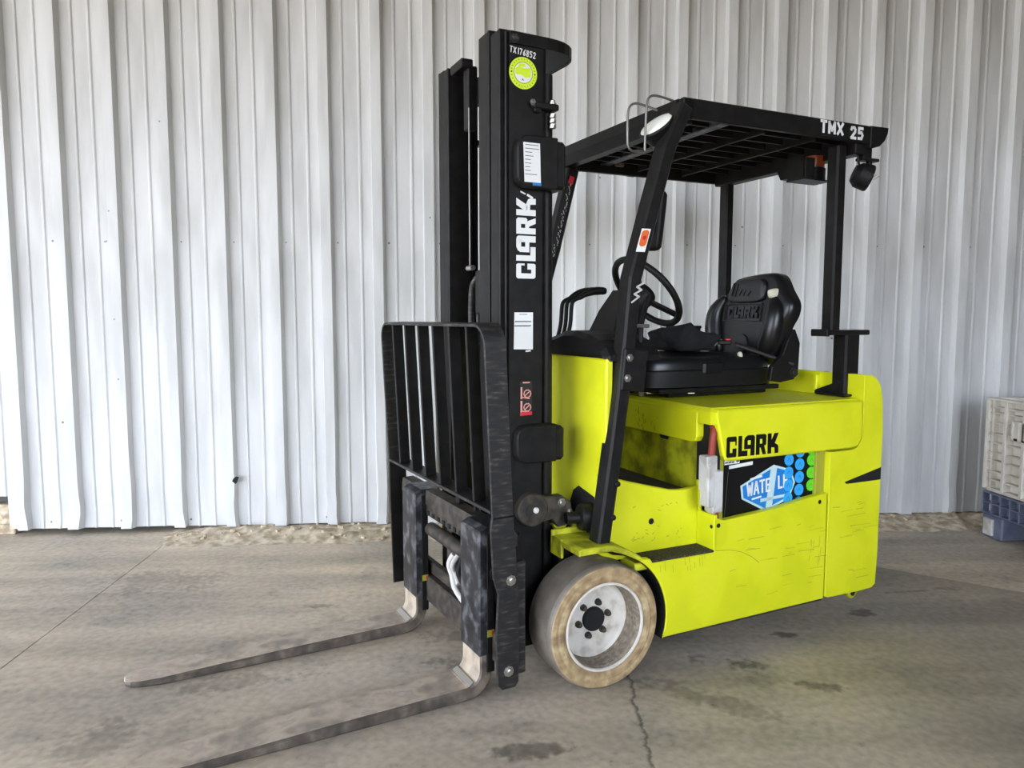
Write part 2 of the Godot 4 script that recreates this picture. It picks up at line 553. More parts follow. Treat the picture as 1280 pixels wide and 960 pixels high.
# the floor's colour: trowel clouds, drag marks, oil and rubber stains, a crack; 5 mm a pixel, from (-4, -1.8)
func _floor_image() -> Image:
	var w := 1600
	var h := 1100
	var a := noise(0.004, 101, FastNoiseLite.TYPE_SIMPLEX_SMOOTH, 6).get_image(w, h, false, false, false)
	var s := noise(0.016, 102, FastNoiseLite.TYPE_SIMPLEX_SMOOTH, 6).get_image(w / 8, h, false, false, false)
	s.resize(w, h, Image.INTERPOLATE_CUBIC)
	var g := noise(0.12, 103, FastNoiseLite.TYPE_SIMPLEX_SMOOTH, 4).get_image(w, h, false, false, false)
	var d := noise(0.012, 104, FastNoiseLite.TYPE_SIMPLEX_SMOOTH, 6).get_image(w, h, false, false, false)
	for i in [a, s, g, d]:
		i.convert(Image.FORMAT_L8)
	var da := a.get_data()
	var ds := s.get_data()
	var dg := g.get_data()
	var dd := d.get_data()
	# soaked-in stains: x, z, half length, half width, turn, strength
	var spots := [[-0.42, 0.25, 0.16, 0.05, 0.1, 0.22], [-0.95, -0.35, 0.10, 0.025, 0.0, 0.22], [-1.05, 0.35, 0.22, 0.05, 0.2, 0.16], [0.78, 0.36, 0.13, 0.06, -0.3, 0.30], [0.95, 0.52, 0.08, 0.03, -0.3, 0.3], [1.50, -0.1, 0.05, 0.04, 0.4, 0.34], [1.05, 0.1, 0.05, 0.03, -0.4, 0.35],
		[1.9, -0.35, 0.16, 0.03, 0.1, 0.22], [1.3, 0.4, 0.10, 0.03, 0.5, 0.2], [0.55, 0.6, 0.25, 0.05, -0.6, 0.14], [-0.12, 0.85, 0.14, 0.04, 0.0, 0.3], [-1.8, -0.75, 0.25, 0.16, -0.5, 0.12], [1.75, -0.62, 0.06, 0.02, 0.3, 0.3], [-0.35, 0.02, 0.2, 0.08, 0.3, 0.14], [-1.5, 0.75, 0.3, 0.10, 0.2, 0.12]]
	var cut := PackedFloat32Array()
	cut.resize(w * h)
	for e in spots:
		var R := int(e[2] * 2.0 / 0.005)
		var cx := int((e[0] + 4.0) / 0.005)
		var cy := int((e[1] + 1.8) / 0.005)
		for j in range(maxi(cy - R, 0), mini(cy + R, h)):
			for i in range(maxi(cx - R, 0), mini(cx + R, w)):
				var p := Vector2(i - cx, j - cy).rotated(e[4]) * 0.005
				var k := j * w + i
				var q: float = Vector2(p.x / e[2], p.y / e[3]).length() + (dd[k] / 255.0 - 0.5) * 3.0 + (da[k] / 255.0 - 0.5) + (dg[k] / 255.0 - 0.5) * 0.9
				cut[k] = maxf(cut[k], e[5] * smoothstep(1.15, 0.35, q))
	# the wandering crack that runs to the viewer
	var cr := noise(0.05, 105)
	for j in range(430, h):
		var c := (0.29 - (j * 0.005 - 1.8 - 0.5) * 0.09 + cr.get_noise_1d(j) * 0.02 + 4.0) / 0.005
		for i in range(int(c) - 1, int(c) + 2):
			cut[j * w + i] = 0.34 if absf(i - c) < 0.8 else 0.12
	var out := PackedByteArray()
	out.resize(w * h * 3)
	for k in w * h:
		var x := da[k] / 255.0 - 0.5
		var y := ds[k] / 255.0 - 0.5
		var z := dg[k] / 255.0 - 0.5
		var m := dd[k] / 255.0 - 0.5
		var st := clampf((m - 0.14) * 4.0, 0.0, 1.0)
		var li := clampf((-m - 0.16) * 4.0, 0.0, 1.0)
		var fl := clampf((-z - 0.2) * 5.0, 0.0, 1.0) * clampf(m * 4.0 + 0.3, 0.0, 1.0)
		var f := 1.0 + x * 0.30 + y * 0.32 + z * 0.22 - st * 0.14 + li * 0.08 - cut[k] - fl * 0.16
		var wx := -4.0 + (k % w) * 0.005
		var wz := -1.8 + (k / w) * 0.005
		# darker to the right of the forklift, up to a slanting edge by the crates
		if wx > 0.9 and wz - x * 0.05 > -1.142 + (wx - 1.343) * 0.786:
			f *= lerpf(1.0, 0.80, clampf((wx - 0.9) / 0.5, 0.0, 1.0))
		out[k * 3] = clampi(int(188.0 * f), 0, 255)
		out[k * 3 + 1] = clampi(int((173.0 - x * 8.0 + m * 5.0) * f), 0, 255)
		out[k * 3 + 2] = clampi(int((151.0 - x * 16.0 + m * 8.0) * f), 0, 255)
	var im := Image.create_from_data(w, h, false, Image.FORMAT_RGB8, out)
	return im


# ---------------------------------------------------------------- the shed
func _setting():
	# floor: a base with cast slabs on it, sawn joints between them
	var b := B.new()
	b.box(Vector3(0, -0.16, 4.0), Vector3(24, 0.3, 12), 0.0)
	var fl := part(b, "floor", M.girt, self)
	tag(fl, "stained grey brown concrete floor of the shed", "floor", "", "structure")
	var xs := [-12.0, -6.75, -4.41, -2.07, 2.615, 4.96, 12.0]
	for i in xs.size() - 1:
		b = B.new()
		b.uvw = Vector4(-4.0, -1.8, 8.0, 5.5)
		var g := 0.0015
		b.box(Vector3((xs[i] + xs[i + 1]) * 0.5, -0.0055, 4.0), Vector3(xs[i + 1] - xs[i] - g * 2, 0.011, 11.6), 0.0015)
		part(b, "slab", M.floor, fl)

	# back wall: a plain backing and, on it, the ribbed steel sheets
	b = B.new()
	b.box(Vector3(0, 2.6, -1.86), Vector3(24, 5.6, 0.2), 0.0)
	var wl := part(b, "wall_back", M.girt, self)
	tag(wl, "white ribbed steel wall behind the forklift", "wall", "", "structure")
	var pitch := 0.3119
	var ph := -2.963
	var rng := RandomNumberGenerator.new()
	rng.seed = 11
	var bend := noise(1.1, 71)
	for s in range(-9, 10):     # sheets three ribs wide
		b = B.new()
		var k0 := s * 3
		var zj := -1.63 + (0.0012 if s % 2 == 0 else 0.0)
		var prof := []
		for k in range(k0, k0 + 3):
			var x: float = ph + pitch * (k + 9)
			for e in [[-0.080, 0], [-0.069, .043], [-0.011, .043], [0, 0], [0.056, 0], [0.063, .007], [0.071, .007], [0.078, 0], [0.156, 0], [0.163, .007], [0.171, .007], [0.178, 0]]:
				prof.append(Vector2(x + e[0], e[1]))
		var xe: float = ph + pitch * (k0 + 12)
		prof.append(Vector2(xe - 0.080, 0))
		prof.append(Vector2(xe - 0.070, .0415))
		prof.append(Vector2(xe - 0.012, .0415))
		var rows := [0.035, 0.06, 0.09, 0.13, 0.18, 0.24, 0.32, 0.42, 0.55, 0.75, 1.0, 1.4, 2.0, 2.7, 3.4, 5.2]
		var at := func(c: int, r: int) -> Vector3:
			var p: Vector2 = prof[c]
			var y: float = rows[r]
			var lo := clampf(1.0 - (y - 0.03) / 0.6, 0.0, 1.0)
			var kick := bend.get_noise_2d(p.x * 3.0, y * 1.6) * lo * lo
			var x := p.x + kick * (0.035 if p.y > 0.02 else 0.008)
			var z := zj + p.y + bend.get_noise_2d(p.x * 2.0 + 40.0, y * 2.0) * lo * lo * 0.016 + bend.get_noise_2d(p.x * 0.7 + 90.0, y * 0.35) * 0.003
			return Vector3(x, y, z)
		for c in prof.size() - 1:
			for r in rows.size() - 1:
				if rows[r] < 0.2 and prof[c + 1].x < -3.06 and prof[c].x > -3.5:
					continue   # the torn corner at the left
				b.soft(100 + c)
				b.q(at.call(c, r), at.call(c + 1, r), at.call(c + 1, r + 1), at.call(c, r + 1))
		part(b, "wall_panel", M.wall, wl)
	# screws: one row right across, some strays
	var spots := []
	for k in 22:
		var x := -3.064 + 0.3115 * k
		if k > 2:
			x += 0.127
		spots.append([x, 1.789, 0.0])
	for e in [[-2.449, 1.787, 0], [-.502, 1.94, 0.03], [-2.4, 1.963, .03], [-2.397, 1.322, .03], [-1.449, 1.317, .03], [-1.455, 1.962, .03], [-2.086, 2.486, .03], [-2.39, .96, .03], [-2.73, .7, .03], [-1.45, .78, .03], [-1.45, .45, .03], [2.06, 1.2, .03], [1.45, 1.9, .03], [.55, 2.2, .0]]:
		spots.append(e)
	for k in 14:
		spots.append([-2.85 + 0.42 * k, 0.075, 0.0])
	for e in spots:
		bolt("screw", Vector3(e[0], e[1], -1.632 + e[2] * 1.36), Vector3(0, 0, 1), 0.0055, 0.006, M.steel, wl, 6)

	b = B.new()
	b.prism(pv([-0.022, -0.012, 0.0, -0.03, 0.012, -0.008, 0.020, 0.014, 0.004, 0.018, -0.012, 0.008]), 0, 0.004, Transform3D(Basis.IDENTITY, Vector3(-1.715, 0.335, -1.588)))
	part(b, "tear", M.deep, wl)

	# broken concrete fillet along the foot of the wall
	b = B.new()
	var rn := noise(3.0, 81, FastNoiseLite.TYPE_SIMPLEX_SMOOTH, 5)
	var hf := func(x: float, t: float) -> Vector3:
		var z := -1.72 + t * 0.42 + rn.get_noise_2d(x * 0.8, 7.0) * 0.05 * t
		var end := clampf((x + 2.15) * 3.0, 0.0, 1.0)
		var y := 0.032 * smoothstep(1.0, 0.45, t) * end
		var rough := smoothstep(0.0, 0.35, rn.get_noise_2d(x * 0.5 + 31.0, t * 0.4))
		y += (absf(rn.get_noise_2d(x * 1.6, t * 0.9)) * (0.004 + 0.045 * rough) + rn.get_noise_2d(x * 1.2 + 9.0, t * 0.6) * 0.012) * end * sin(clampf(t, 0, 1) * PI)
		return Vector3(x, maxf(y, 0.0) - 0.002, z)
	b.soft(1)
	var nx := 330
	for i in nx:
		for j in 14:
			var x0 := -2.15 + 6.6 * i / nx
			var x1 := -2.15 + 6.6 * (i + 1) / nx
			b.q(hf.call(x0, (j + 1) / 14.0), hf.call(x1, (j + 1) / 14.0), hf.call(x1, j / 14.0), hf.call(x0, j / 14.0))
	var tr := part(b, "trim_1", M.rubble, self)
	tag(tr, "rough broken concrete fillet along the foot of the ribbed wall", "kerb", "", "structure")
	# loose chips on it
	rng.seed = 5
	for k in 70:
		var x := rng.randf_range(-2.1, -0.75) if k < 45 else rng.randf_range(1.4, 2.8)
		var t := rng.randf_range(0.25, 0.85)
		var p: Vector3 = hf.call(x, t)
		var sz := rng.randf_range(0.008, 0.022)
		b = B.new()
		b.box(p + Vector3(0, sz * 0.25, 0), Vector3(sz * 1.5, sz * 0.8, sz), sz * 0.25, Basis.from_euler(Vector3(rng.randf() * 0.8, rng.randf() * TAU, rng.randf() * 0.8)))
		part(b, "chip", M.rubble, tr)

	# behind the torn sheet: a concrete plinth
	b = B.new()
	b.box(Vector3(-3.62, 0.09, -1.70), Vector3(1.02, 0.18, 0.08), 0.006)
	b.box(Vector3(-3.62, 0.03, -1.68), Vector3(1.1, 0.06, 0.1), 0.006)
	tag(part(b, "trim_2", M.rubble, self), "concrete plinth seen through the torn bottom corner of the wall sheet", "plinth", "", "structure")

	# roof and the other walls, with openings placed for the daylight
	b = B.new()
	b.box(Vector3(0, 5.5, 4.0), Vector3(24, 0.25, 12), 0.0)
	tag(part(b, "ceiling", M.roof, self), "plain roof high over the shed", "ceiling", "", "structure")
	b = B.new()
	b.box(Vector3(9.0, 2.7, 3.5), Vector3(0.2, 5.5, 10.9), 0.0)
	tag(part(b, "wall_right", M.girt, self), "end wall of the shed beyond the crates", "wall", "", "structure")
	# unseen front wall, added and stepped, its two openings shaped to light the forklift
	b = B.new()
	b.box(Vector3(-1.6, 2.7, 7.6), Vector3(3.8, 5.5, 0.2), 0.0)
	var wf := part(b, "wall_front_added", M.girt, self)
	tag(wf, "unseen front wall added to shape the daylight through its two openings", "wall", "", "structure")
	for e in [[Vector3(-7.75, 5.0, 7.6), Vector3(8.5, 0.9, 0.2), "lintel"], [Vector3(0.25, 2.7, 6.4), Vector3(0.2, 5.5, 2.5), "return"], [Vector3(6.2, 2.7, 5.2), Vector3(5.6, 5.5, 0.2), "pier"], [Vector3(1.85, 4.425, 5.2), Vector3(3.1, 2.05, 0.2), "lintel"], [Vector3(1.85, 0.35, 5.2), Vector3(3.1, 0.7, 0.2), "sill"]]:
		b = B.new()
		b.box(e[0], e[1], 0.0)
		part(b, e[2], M.girt, wf)


# ---------------------------------------------------------------- the forklift
func _forklift():
	var F := Node3D.new()
	F.name = "forklift"
	F.rotation.y = deg_to_rad(21.5)
	add_child(F)
	tag(F, "yellow and black electric forklift with lowered forks in front of the ribbed wall", "forklift")
	_chassis(F)
	_wheels(F)
	_guard(F)
	_seat(F)
	_controls(F)
	_mast(F)
	_carriage(F)


func _chassis(F: Node3D):
	var b := B.new()
	# dark core added under the panels to stop light passing through
	b.box(Vector3(0.70, 0.36, -0.03), Vector3(1.10, 0.36, 0.86), 0.01)
	b.box(Vector3(0.1, 0.36, 0.0), Vector3(0.34, 0.36, 0.64), 0.01)
	part(b, "chassis_light_block", M.deep, F)

	# side skirt, near and far
	var arc := []
	for k in 12:
		var a := deg_to_rad(-19.0 + 78.0 * k / 11.0)
		arc.append_array([0.264 * cos(a), 0.229 + 0.264 * sin(a)])
	var sk: Array = [1.072, 0.158, 0.25, 0.145] + arc + [0.15, 0.459, 0.188, 0.452, 0.196, 0.439, 0.483, 0.438, 0.481, 0.572, 0.53, 0.557, 0.80, 0.574, 0.95, 0.597, 1.072, 0.608]
	b = B.new()
	b.prism(pv(sk), 0.512, 0.54, Transform3D.IDENTITY, 0.0025)
	var skirt := part(b, "side_skirt", M.yellow, F)
	b = B.new()
	var low := []
	for k in 12:
		low.append(Vector2(0.272 * cos(deg_to_rad(-19.0 + 78.0 * k / 11.0)), 0.229 + 0.272 * sin(deg_to_rad(-19.0 + 78.0 * k / 11.0))))
	b.box(Vector3(0.66, 0.150, 0.515), Vector3(0.82, 0.016, 0.04), 0.003, Basis(Vector3(0, 0, 1), 0.015))
	part(b, "sill", M.brown, skirt)
	b = B.new()
	b.box(Vector3(0.6, 0.32, -0.495), Vector3(0.95, 0.34, 0.09), 0.01)
	part(b, "side_skirt", M.yellow, F)
	for e in [[.50, .54], [1.03, .575]]:
		b = B.new()
		b.lathe(pv([0.009, 0, 0.009, 0.0012, 0, 0.0012]), axis(Vector3(e[0], e[1], 0.54), Vector3(0, 0, 1)), 10)
		part(b, "bolt_hole", M.deep, skirt)
	# scratches in the paint
	b = B.new()
	var rng := RandomNumberGenerator.new()
	rng.seed = 4
	b.line([Vector2(0.49, 0.443), Vector2(0.56, 0.437), Vector2(0.62, 0.42), Vector2(0.67, 0.395), Vector2(0.71, 0.365)], 0.0022, pz(0.5398))
	for k in 26:
		var x := rng.randf_range(0.55, 1.04)
		var y := rng.randf_range(0.22, 0.50)
		b.line([Vector2(x, y), Vector2(x + rng.randf_range(0.015, 0.09), y + rng.randf_range(-0.004, 0.006))], rng.randf_range(0.0008, 0.002), pz(0.5398), 0.0004)
	for k in 8:
		var x := rng.randf_range(0.98, 1.05)
		var y := rng.randf_range(0.30, 0.40)
		b.line([Vector2(x, y), Vector2(x + 0.004, y + rng.randf_range(0.01, 0.05))], 0.0015, pz(0.5398), 0.0004)
	for k in 12:
		var x := rng.randf_range(0.2, 0.45)
		var y := rng.randf_range(0.40, 0.445)
		b.line([Vector2(x, y), Vector2(x + 0.002, y - rng.randf_range(0.01, 0.04))], 0.0012, pz(0.5398), 0.0004)
	part(b, "scratch", M.scratch, skirt).set_meta("kind", "stuff")

	# step: recessed tread with a mat
	b = B.new()
	b.box(Vector3(0.31, 0.422, 0.47), Vector3(0.35, 0.03, 0.10), 0.004)
	part(b, "step", M.yellow_dirty, F)
	b = B.new()
	b.prism(pv([0.195, -0.539, 0.481, -0.539, 0.481, -0.438, 0.181, -0.438]), 0.438, 0.4465, py(0.0))
	for k in 14:
		b.box(Vector3(0.20 + 0.02 * k, 0.4468, 0.488), Vector3(0.006, 0.0025, 0.09), 0.001)
	part(b, "step_mat", M.mat, F)
	# riser beside the step: its upper edge rises to the front
	var rp := pz(0.44)
	b = B.new()
	b.prism(pv([0.02, 0.47, 0.08, 0.43, 0.482, 0.43, 0.482, 0.675, 0.43, 0.669, 0.39, 0.668, 0.347, 0.673, 0.224, 0.705, 0.152, 0.724, 0.081, 0.746, 0.02, 0.76]), -0.02, 0.0, rp, 0.004)
	var riser := part(b, "step_riser", M.yellow, F)
	b = B.new()
	b.prism(disc(0.012, 14, Vector2(0.26, 0.56)), 0, 0.0012, rp)
	part(b, "drain_hole", M.deep, riser)
	b = B.new()
	for k in 26:
		var x := rng.randf_range(0.17, 0.42)
		var y := 0.54 + rng.randf_range(-0.06, 0.09)
		b.line([Vector2(x, y), Vector2(x + rng.randf_range(0.002, 0.012), y + rng.randf_range(-0.006, 0.008))], 0.0022, rp, 0.0004)
	part(b, "scratch", M.scratch, riser).set_meta("kind", "stuff")
	b = B.new()   # end panel of the step recess and the inner floor
	b.box(Vector3(0.487, 0.512, 0.482), Vector3(0.014, 0.14, 0.116), 0.002)
	b.box(Vector3(0.487, 0.64, 0.44), Vector3(0.012, 0.12, 0.03), 0.003)
	part(b, "step_end_panel", M.yellow, F)
	bolt("bolt", Vector3(0.479, 0.535, 0.525), Vector3(-1, 0, 0), 0.006, 0.004, M.deep, F)
	b = B.new()
	b.box(Vector3(0.27, 0.64, 0.0), Vector3(0.42, 0.02, 0.86), 0.003)
	part(b, "floor_plate", M.mat, F)
	b = B.new()
	b.box(Vector3(0.36, 0.655, 0.1), Vector3(0.08, 0.012, 0.5), 0.003)
	part(b, "floor_mat", M.dull, F)
	b = B.new()
	b.box(Vector3(0.495, 0.75, -0.02), Vector3(0.02, 0.24, 0.90), 0.004)
	part(b, "battery_front_panel", M.yellow_dirty, F)
	b = B.new()
	b.box(Vector3(0.25, 0.72, -0.5), Vector3(0.5, 0.5, 0.03), 0.004)
	part(b, "far_side_panel", M.yellow, F)

	# fender over the drive wheel
	b = B.new()
	b.prism(pv([-0.115, 0.505, -0.118, 0.525, -0.10, 0.531, 0.02, 0.528, 0.075, 0.510, 0.115, 0.488, 0.15, 0.464, 0.143, 0.452, 0.10, 0.474, 0.06, 0.492, 0.01, 0.508]), 0.335, 0.548, Transform3D.IDENTITY, 0.004)
	b.box(Vector3(-0.112, 0.495, 0.375), Vector3(0.012, 0.07, 0.085), 0.003)
	b.box(Vector3(-0.03, 0.52, 0.345), Vector3(0.18, 0.06, 0.012), 0.003)
	part(b, "fender", M.yellow_dirty, F)
	b = B.new()
	for k in 11:   # dark inner arch
		var a0 := deg_to_rad(-20.0 + 9.5 * k)
		var a1 := deg_to_rad(-20.0 + 9.5 * (k + 1))
		b.q(Vector3(0.262 * cos(a0), 0.229 + 0.262 * sin(a0), 0.535), Vector3(0.262 * cos(a0), 0.229 + 0.262 * sin(a0), 0.3), Vector3(0.262 * cos(a1), 0.229 + 0.262 * sin(a1), 0.3), Vector3(0.262 * cos(a1), 0.229 + 0.262 * sin(a1), 0.535))
	part(b, "wheel_arch", M.dull, F)

	# front cowl
	b = B.new()
	b.box(Vector3(0.045, 0.83, 0.0), Vector3(0.03, 0.71, 0.95), 0.006)
	b.box(Vector3(0.02, 0.50, -0.05), Vector3(0.06, 0.1, 0.8), 0.006)
	part(b, "cowl", M.yellow, F)
	b = B.new()   # dark opening for the tilt cylinder
	b.prism(pv([0.22, 0.52, 0.22, 0.60, 0.25, 0.665, 0.29, 0.69, 0.43, 0.665, 0.45, 0.64, 0.45, 0.52]), 0.0, 0.002, px(0.0295))
	part(b, "cylinder_opening", M.deep, F)
	b = B.new()
	b.box(Vector3(-0.01, 0.36, 0.0), Vector3(0.12, 0.3, 0.60), 0.01)
	part(b, "front_axle", M.deep, F)

	# hood with its seat deck
	b = B.new()
	b.prism(pv([0.453, -0.535, 1.262, -0.535, 1.262, 0.54, 0.453, 0.54]), 0.93, 0.992, py(0.0), 0.014)
	var hood := part(b, "hood", M.yellow, F)
	b = B.new()
	b.prism(pv([0.470, 0.975, 0.482, 0.986, 1.236, 0.986, 1.252, 0.970, 1.258, 0.86, 1.252, 0.82, 1.236, 0.796, 1.205, 0.788, 0.545, 0.786, 0.520, 0.792, 0.512, 0.806]), 0.50, 0.548, Transform3D.IDENTITY, 0.006)
	part(b, "hood_side", M.yellow, hood)
	b = B.new()
	b.prism(pv([-0.53, 0.85, -0.53, 0.97, 0.462, 0.97, 0.462, 0.875, 0.45, 0.856, 0.43, 0.85]), -0.03, 0.004, px(0.455), 0.004)
	part(b, "hood_front", M.yellow, hood)
	b = B.new()
	b.prism(pv([0.222, 0.852, 0.232, 0.838, 0.275, 0.836, 0.285, 0.850]), 0, 0.003, px(0.456))
	part(b, "hood_catch", M.deep, hood)
	b = B.new()
	b.wordmark(pz(0.5478, 0.522, 0.801), 0.0652, 0.080)
	part(b, "wordmark", M.battery, hood)
	b = B.new()
	for k in 14:
		var y := 0.90 + rng.randf_range(-0.03, 0.03)
		var z := rng.randf_range(0.05, 0.22)
		b.line([Vector2(z, y), Vector2(z + rng.randf_range(-0.01, 0.02), y + rng.randf_range(-0.03, 0.03))], 0.0015, px(0.4512), 0.0004)
	part(b, "scratch", M.dull, hood).set_meta("kind", "stuff")
	b = B.new()
	b.box(Vector3(0.498, 0.765, 0.475), Vector3(0.03, 0.32, 0.10), 0.0)
	part(b, "cable_recess", M.deep, F)

	# battery behind the side opening
	b = B.new()
	b.box(Vector3(0.80, 0.66, 0.2), Vector3(0.52, 0.38, 0.6), 0.006)
	var bat := part(b, "battery", M.battery, F)
	b = B.new()
	b.box(Vector3(0.525, 0.68, 0.51), Vector3(0.026, 0.30, 0.02), 0.003)
	part(b, "battery_frame", M.olive, F)
	b = B.new()
	b.box(Vector3(1.055, 0.70, 0.505), Vector3(0.05, 0.22, 0.02), 0.003)
	part(b, "battery_frame", M.olive, F)
	b = B.new()
	b.prism(pv([0.556, 0.762, 0.632, 0.764, 0.632, 0.792, 0.556, 0.790]), 0, 0.0008, pz(0.5))
	b.prism(pv([0.58, 0.744, 0.70, 0.752, 0.70, 0.766, 0.58, 0.757]), 0, 0.001, pz(0.5))
	part(b, "rating_label", M.paper, bat)
	b = B.new()
	b.prism(disc(0.009, 12, Vector2(0.622, 0.777)), 0, 0.0014, pz(0.5))
	for k in 3:
		b.line([Vector2(0.562 + 0.016 * k, 0.770), Vector2(0.572 + 0.016 * k, 0.771)], 0.006, pz(0.5), 0.0012)
	part(b, "label_print", M.ink, bat)
	b = B.new()
	b.line([Vector2(0.577, 0.735), Vector2(0.562, 0.55)], 0.002, pz(0.5))
	part(b, "battery_seam", M.steel, bat)
	var hexa := pv([0.640, 0.672, 0.812, 0.742, 0.905, 0.715, 0.93, 0.66, 0.90, 0.595, 0.775, 0.555, 0.648, 0.618])
	b = B.new()
	b.prism(hexa, 0, 0.0010, pz(0.5))
	part(b, "badge_rim", M.pale, bat)
	var hex2 := pv([0.650, 0.668, 0.812, 0.732, 0.898, 0.708, 0.92, 0.66, 0.893, 0.604, 0.776, 0.566, 0.657, 0.622])
	b = B.new()
	b.prism(hex2, 0, 0.0016, pz(0.5))
	part(b, "badge", M.blue, bat)
	b = B.new()
	var slant := Transform3D(Basis(Vector3(1, 0.10, 0), Vector3(-0.05, 1, 0), Vector3(0, 0, 1)), Vector3(0.676, 0.628, 0.5))
	b.text("WATE  LE", Vector2(0, 0), 0.022, 0.048, 0.009, 0.008, slant, 0.0026)
	part(b, "badge_lettering", M.paper, bat).set_meta("kind", "stuff")
	b = B.new()
	b.line([Vector2(0.02, 0.064), Vector2(0.075, 0.066)], 0.008, slant, 0.0022)
	b.line([Vector2(0.025, -0.018), Vector2(0.07, -0.016)], 0.007, slant, 0.0022)
	part(b, "badge_lettering", M.paper, bat).set_meta("kind", "stuff")
	b = B.new()
	b.prism(pv([0.795, 0.727, 0.812, 0.733, 0.828, 0.727, 0.806, 0.565, 0.772, 0.562]), 0, 0.0022, pz(0.5))
	b.prism(pv([0.745, 0.596, 0.90, 0.606, 0.90, 0.617, 0.745, 0.610]), 0, 0.0022, pz(0.5))
	part(b, "badge_streak", M.pale, bat)
	for c in 3:   # rows of round stickers
		for r in 5:
			if c == 2 and r > 3:
				continue
			var u: float = [0.892, 0.952, 1.018][c]
			var w: float = [0.756, 0.785, 0.745][c] - 0.053 * r + (0.053 if c == 2 else 0.0)
			if w > 0.795:
				w = 0.789
			if w < 0.555:
				continue
			b = B.new()
			b.prism(disc(0.0245, 20, Vector2(u, w)), 0, 0.0030, pz(0.5))
			var s := part(b, "round_sticker", [M.sky_blue, M.sky_blue, M.green][c], bat)
			b = B.new()
			b.line([Vector2(u - 0.009, w - 0.005), Vector2(u, w + 0.008), Vector2(u + 0.008, w - 0.006)], 0.003, pz(0.5), 0.0034)
			part(b, "sticker_print", M.blue if c < 2 else M.olive, s)

	# plug and cable in the corner of the hood
	b = B.new()
	b.tube(curve(p3([0.495, 0.925, 0.50, 0.487, 0.905, 0.517, 0.478, 0.87, 0.522, 0.474, 0.80, 0.520])), 0.014, 10)
	part(b, "battery_cable", M.cable, F)
	b = B.new()
	b.tube(p3([0.498, 0.60, 0.52, 0.505, 0.555, 0.52]), 0.012, 10)
	part(b, "battery_cable", M.cable, F)
	b = B.new()
	b.box(Vector3(0.456, 0.745, 0.525), Vector3(0.052, 0.135, 0.05), 0.004)
	b.box(Vector3(0.446, 0.70, 0.532), Vector3(0.03, 0.16, 0.05), 0.004)
	var plug := part(b, "battery_plug", M.plug, F)
	b = B.new()
	b.box(Vector3(0.482, 0.675, 0.53), Vector3(0.05, 0.16, 0.05), 0.004)
	b.box(Vector3(0.472, 0.62, 0.53), Vector3(0.03, 0.06, 0.045), 0.008)
	part(b, "socket", M.plug, plug)

	# counterweight
	var cw := pv([1.080, 0.165, 1.10, 0.158, 1.30, 0.157, 1.36, 0.16, 1.382, 0.175, 1.388, 0.30, 1.388, 0.86, 1.378, 0.99, 1.362, 1.045, 1.338, 1.075, 1.305, 1.090, 1.264, 1.092, 1.264, 0.82, 1.24, 0.786, 1.205, 0.778, 1.080, 0.778])
	b = B.new()
	b.prism(cw, -0.54, 0.541, Transform3D.IDENTITY, 0.0015)
	var cwt := part(b, "counterweight", M.yellow, F)
	b = B.new()
	b.prism(pv([1.168, 0.645, 1.386, 0.690, 1.386, 0.636, 1.18, 0.636]), 0, 0.0012, pz(0.541))
	part(b, "side_slot", M.deep, cwt)
	b = B.new()
	for k in 16:
		var x := rng.randf_range(1.10, 1.3)
		var y := rng.randf_range(0.2, 0.6)
		b.line([Vector2(x, y), Vector2(x + rng.randf_range(0.02, 0.12), y + rng.randf_range(-0.004, 0.004))], rng.randf_range(0.0008, 0.0022), pz(0.541), 0.0004)
	part(b, "scratch", M.scratch, cwt).set_meta("kind", "stuff")
	b = B.new()
	b.box(Vector3(1.255, 1.035, 0.30), Vector3(0.03, 0.09, 0.02), 0.004)
	part(b, "post_cheek", M.yellow, cwt)
	b = B.new()
	b.prism(pv([0.30, 0.995, 0.30, 1.01, 0.42, 1.055, 0.44, 1.055, 0.44, 0.995]), -0.012, 0.0, px(1.24))
	b.box(Vector3(1.245, 1.0, 0.40), Vector3(0.05, 0.01, 0.16), 0.002)
	part(b, "post_gusset", M.black, cwt)
	b = B.new()
	b.prism(pv([1.25, 0.163, 1.335, 0.163, 1.325, 0.125, 1.305, 0.108, 1.285, 0.108, 1.265, 0.125]), 0.47, 0.5, Transform3D.IDENTITY, 0.004)
	var lug := part(b, "tie_down_lug", M.yellow_dirty, cwt)
	b = B.new()
	b.prism(disc(0.013, 12, Vector2(1.295, 0.132)), 0, 0.001, pz(0.5))
	part(b, "lug_hole", M.deep, lug)


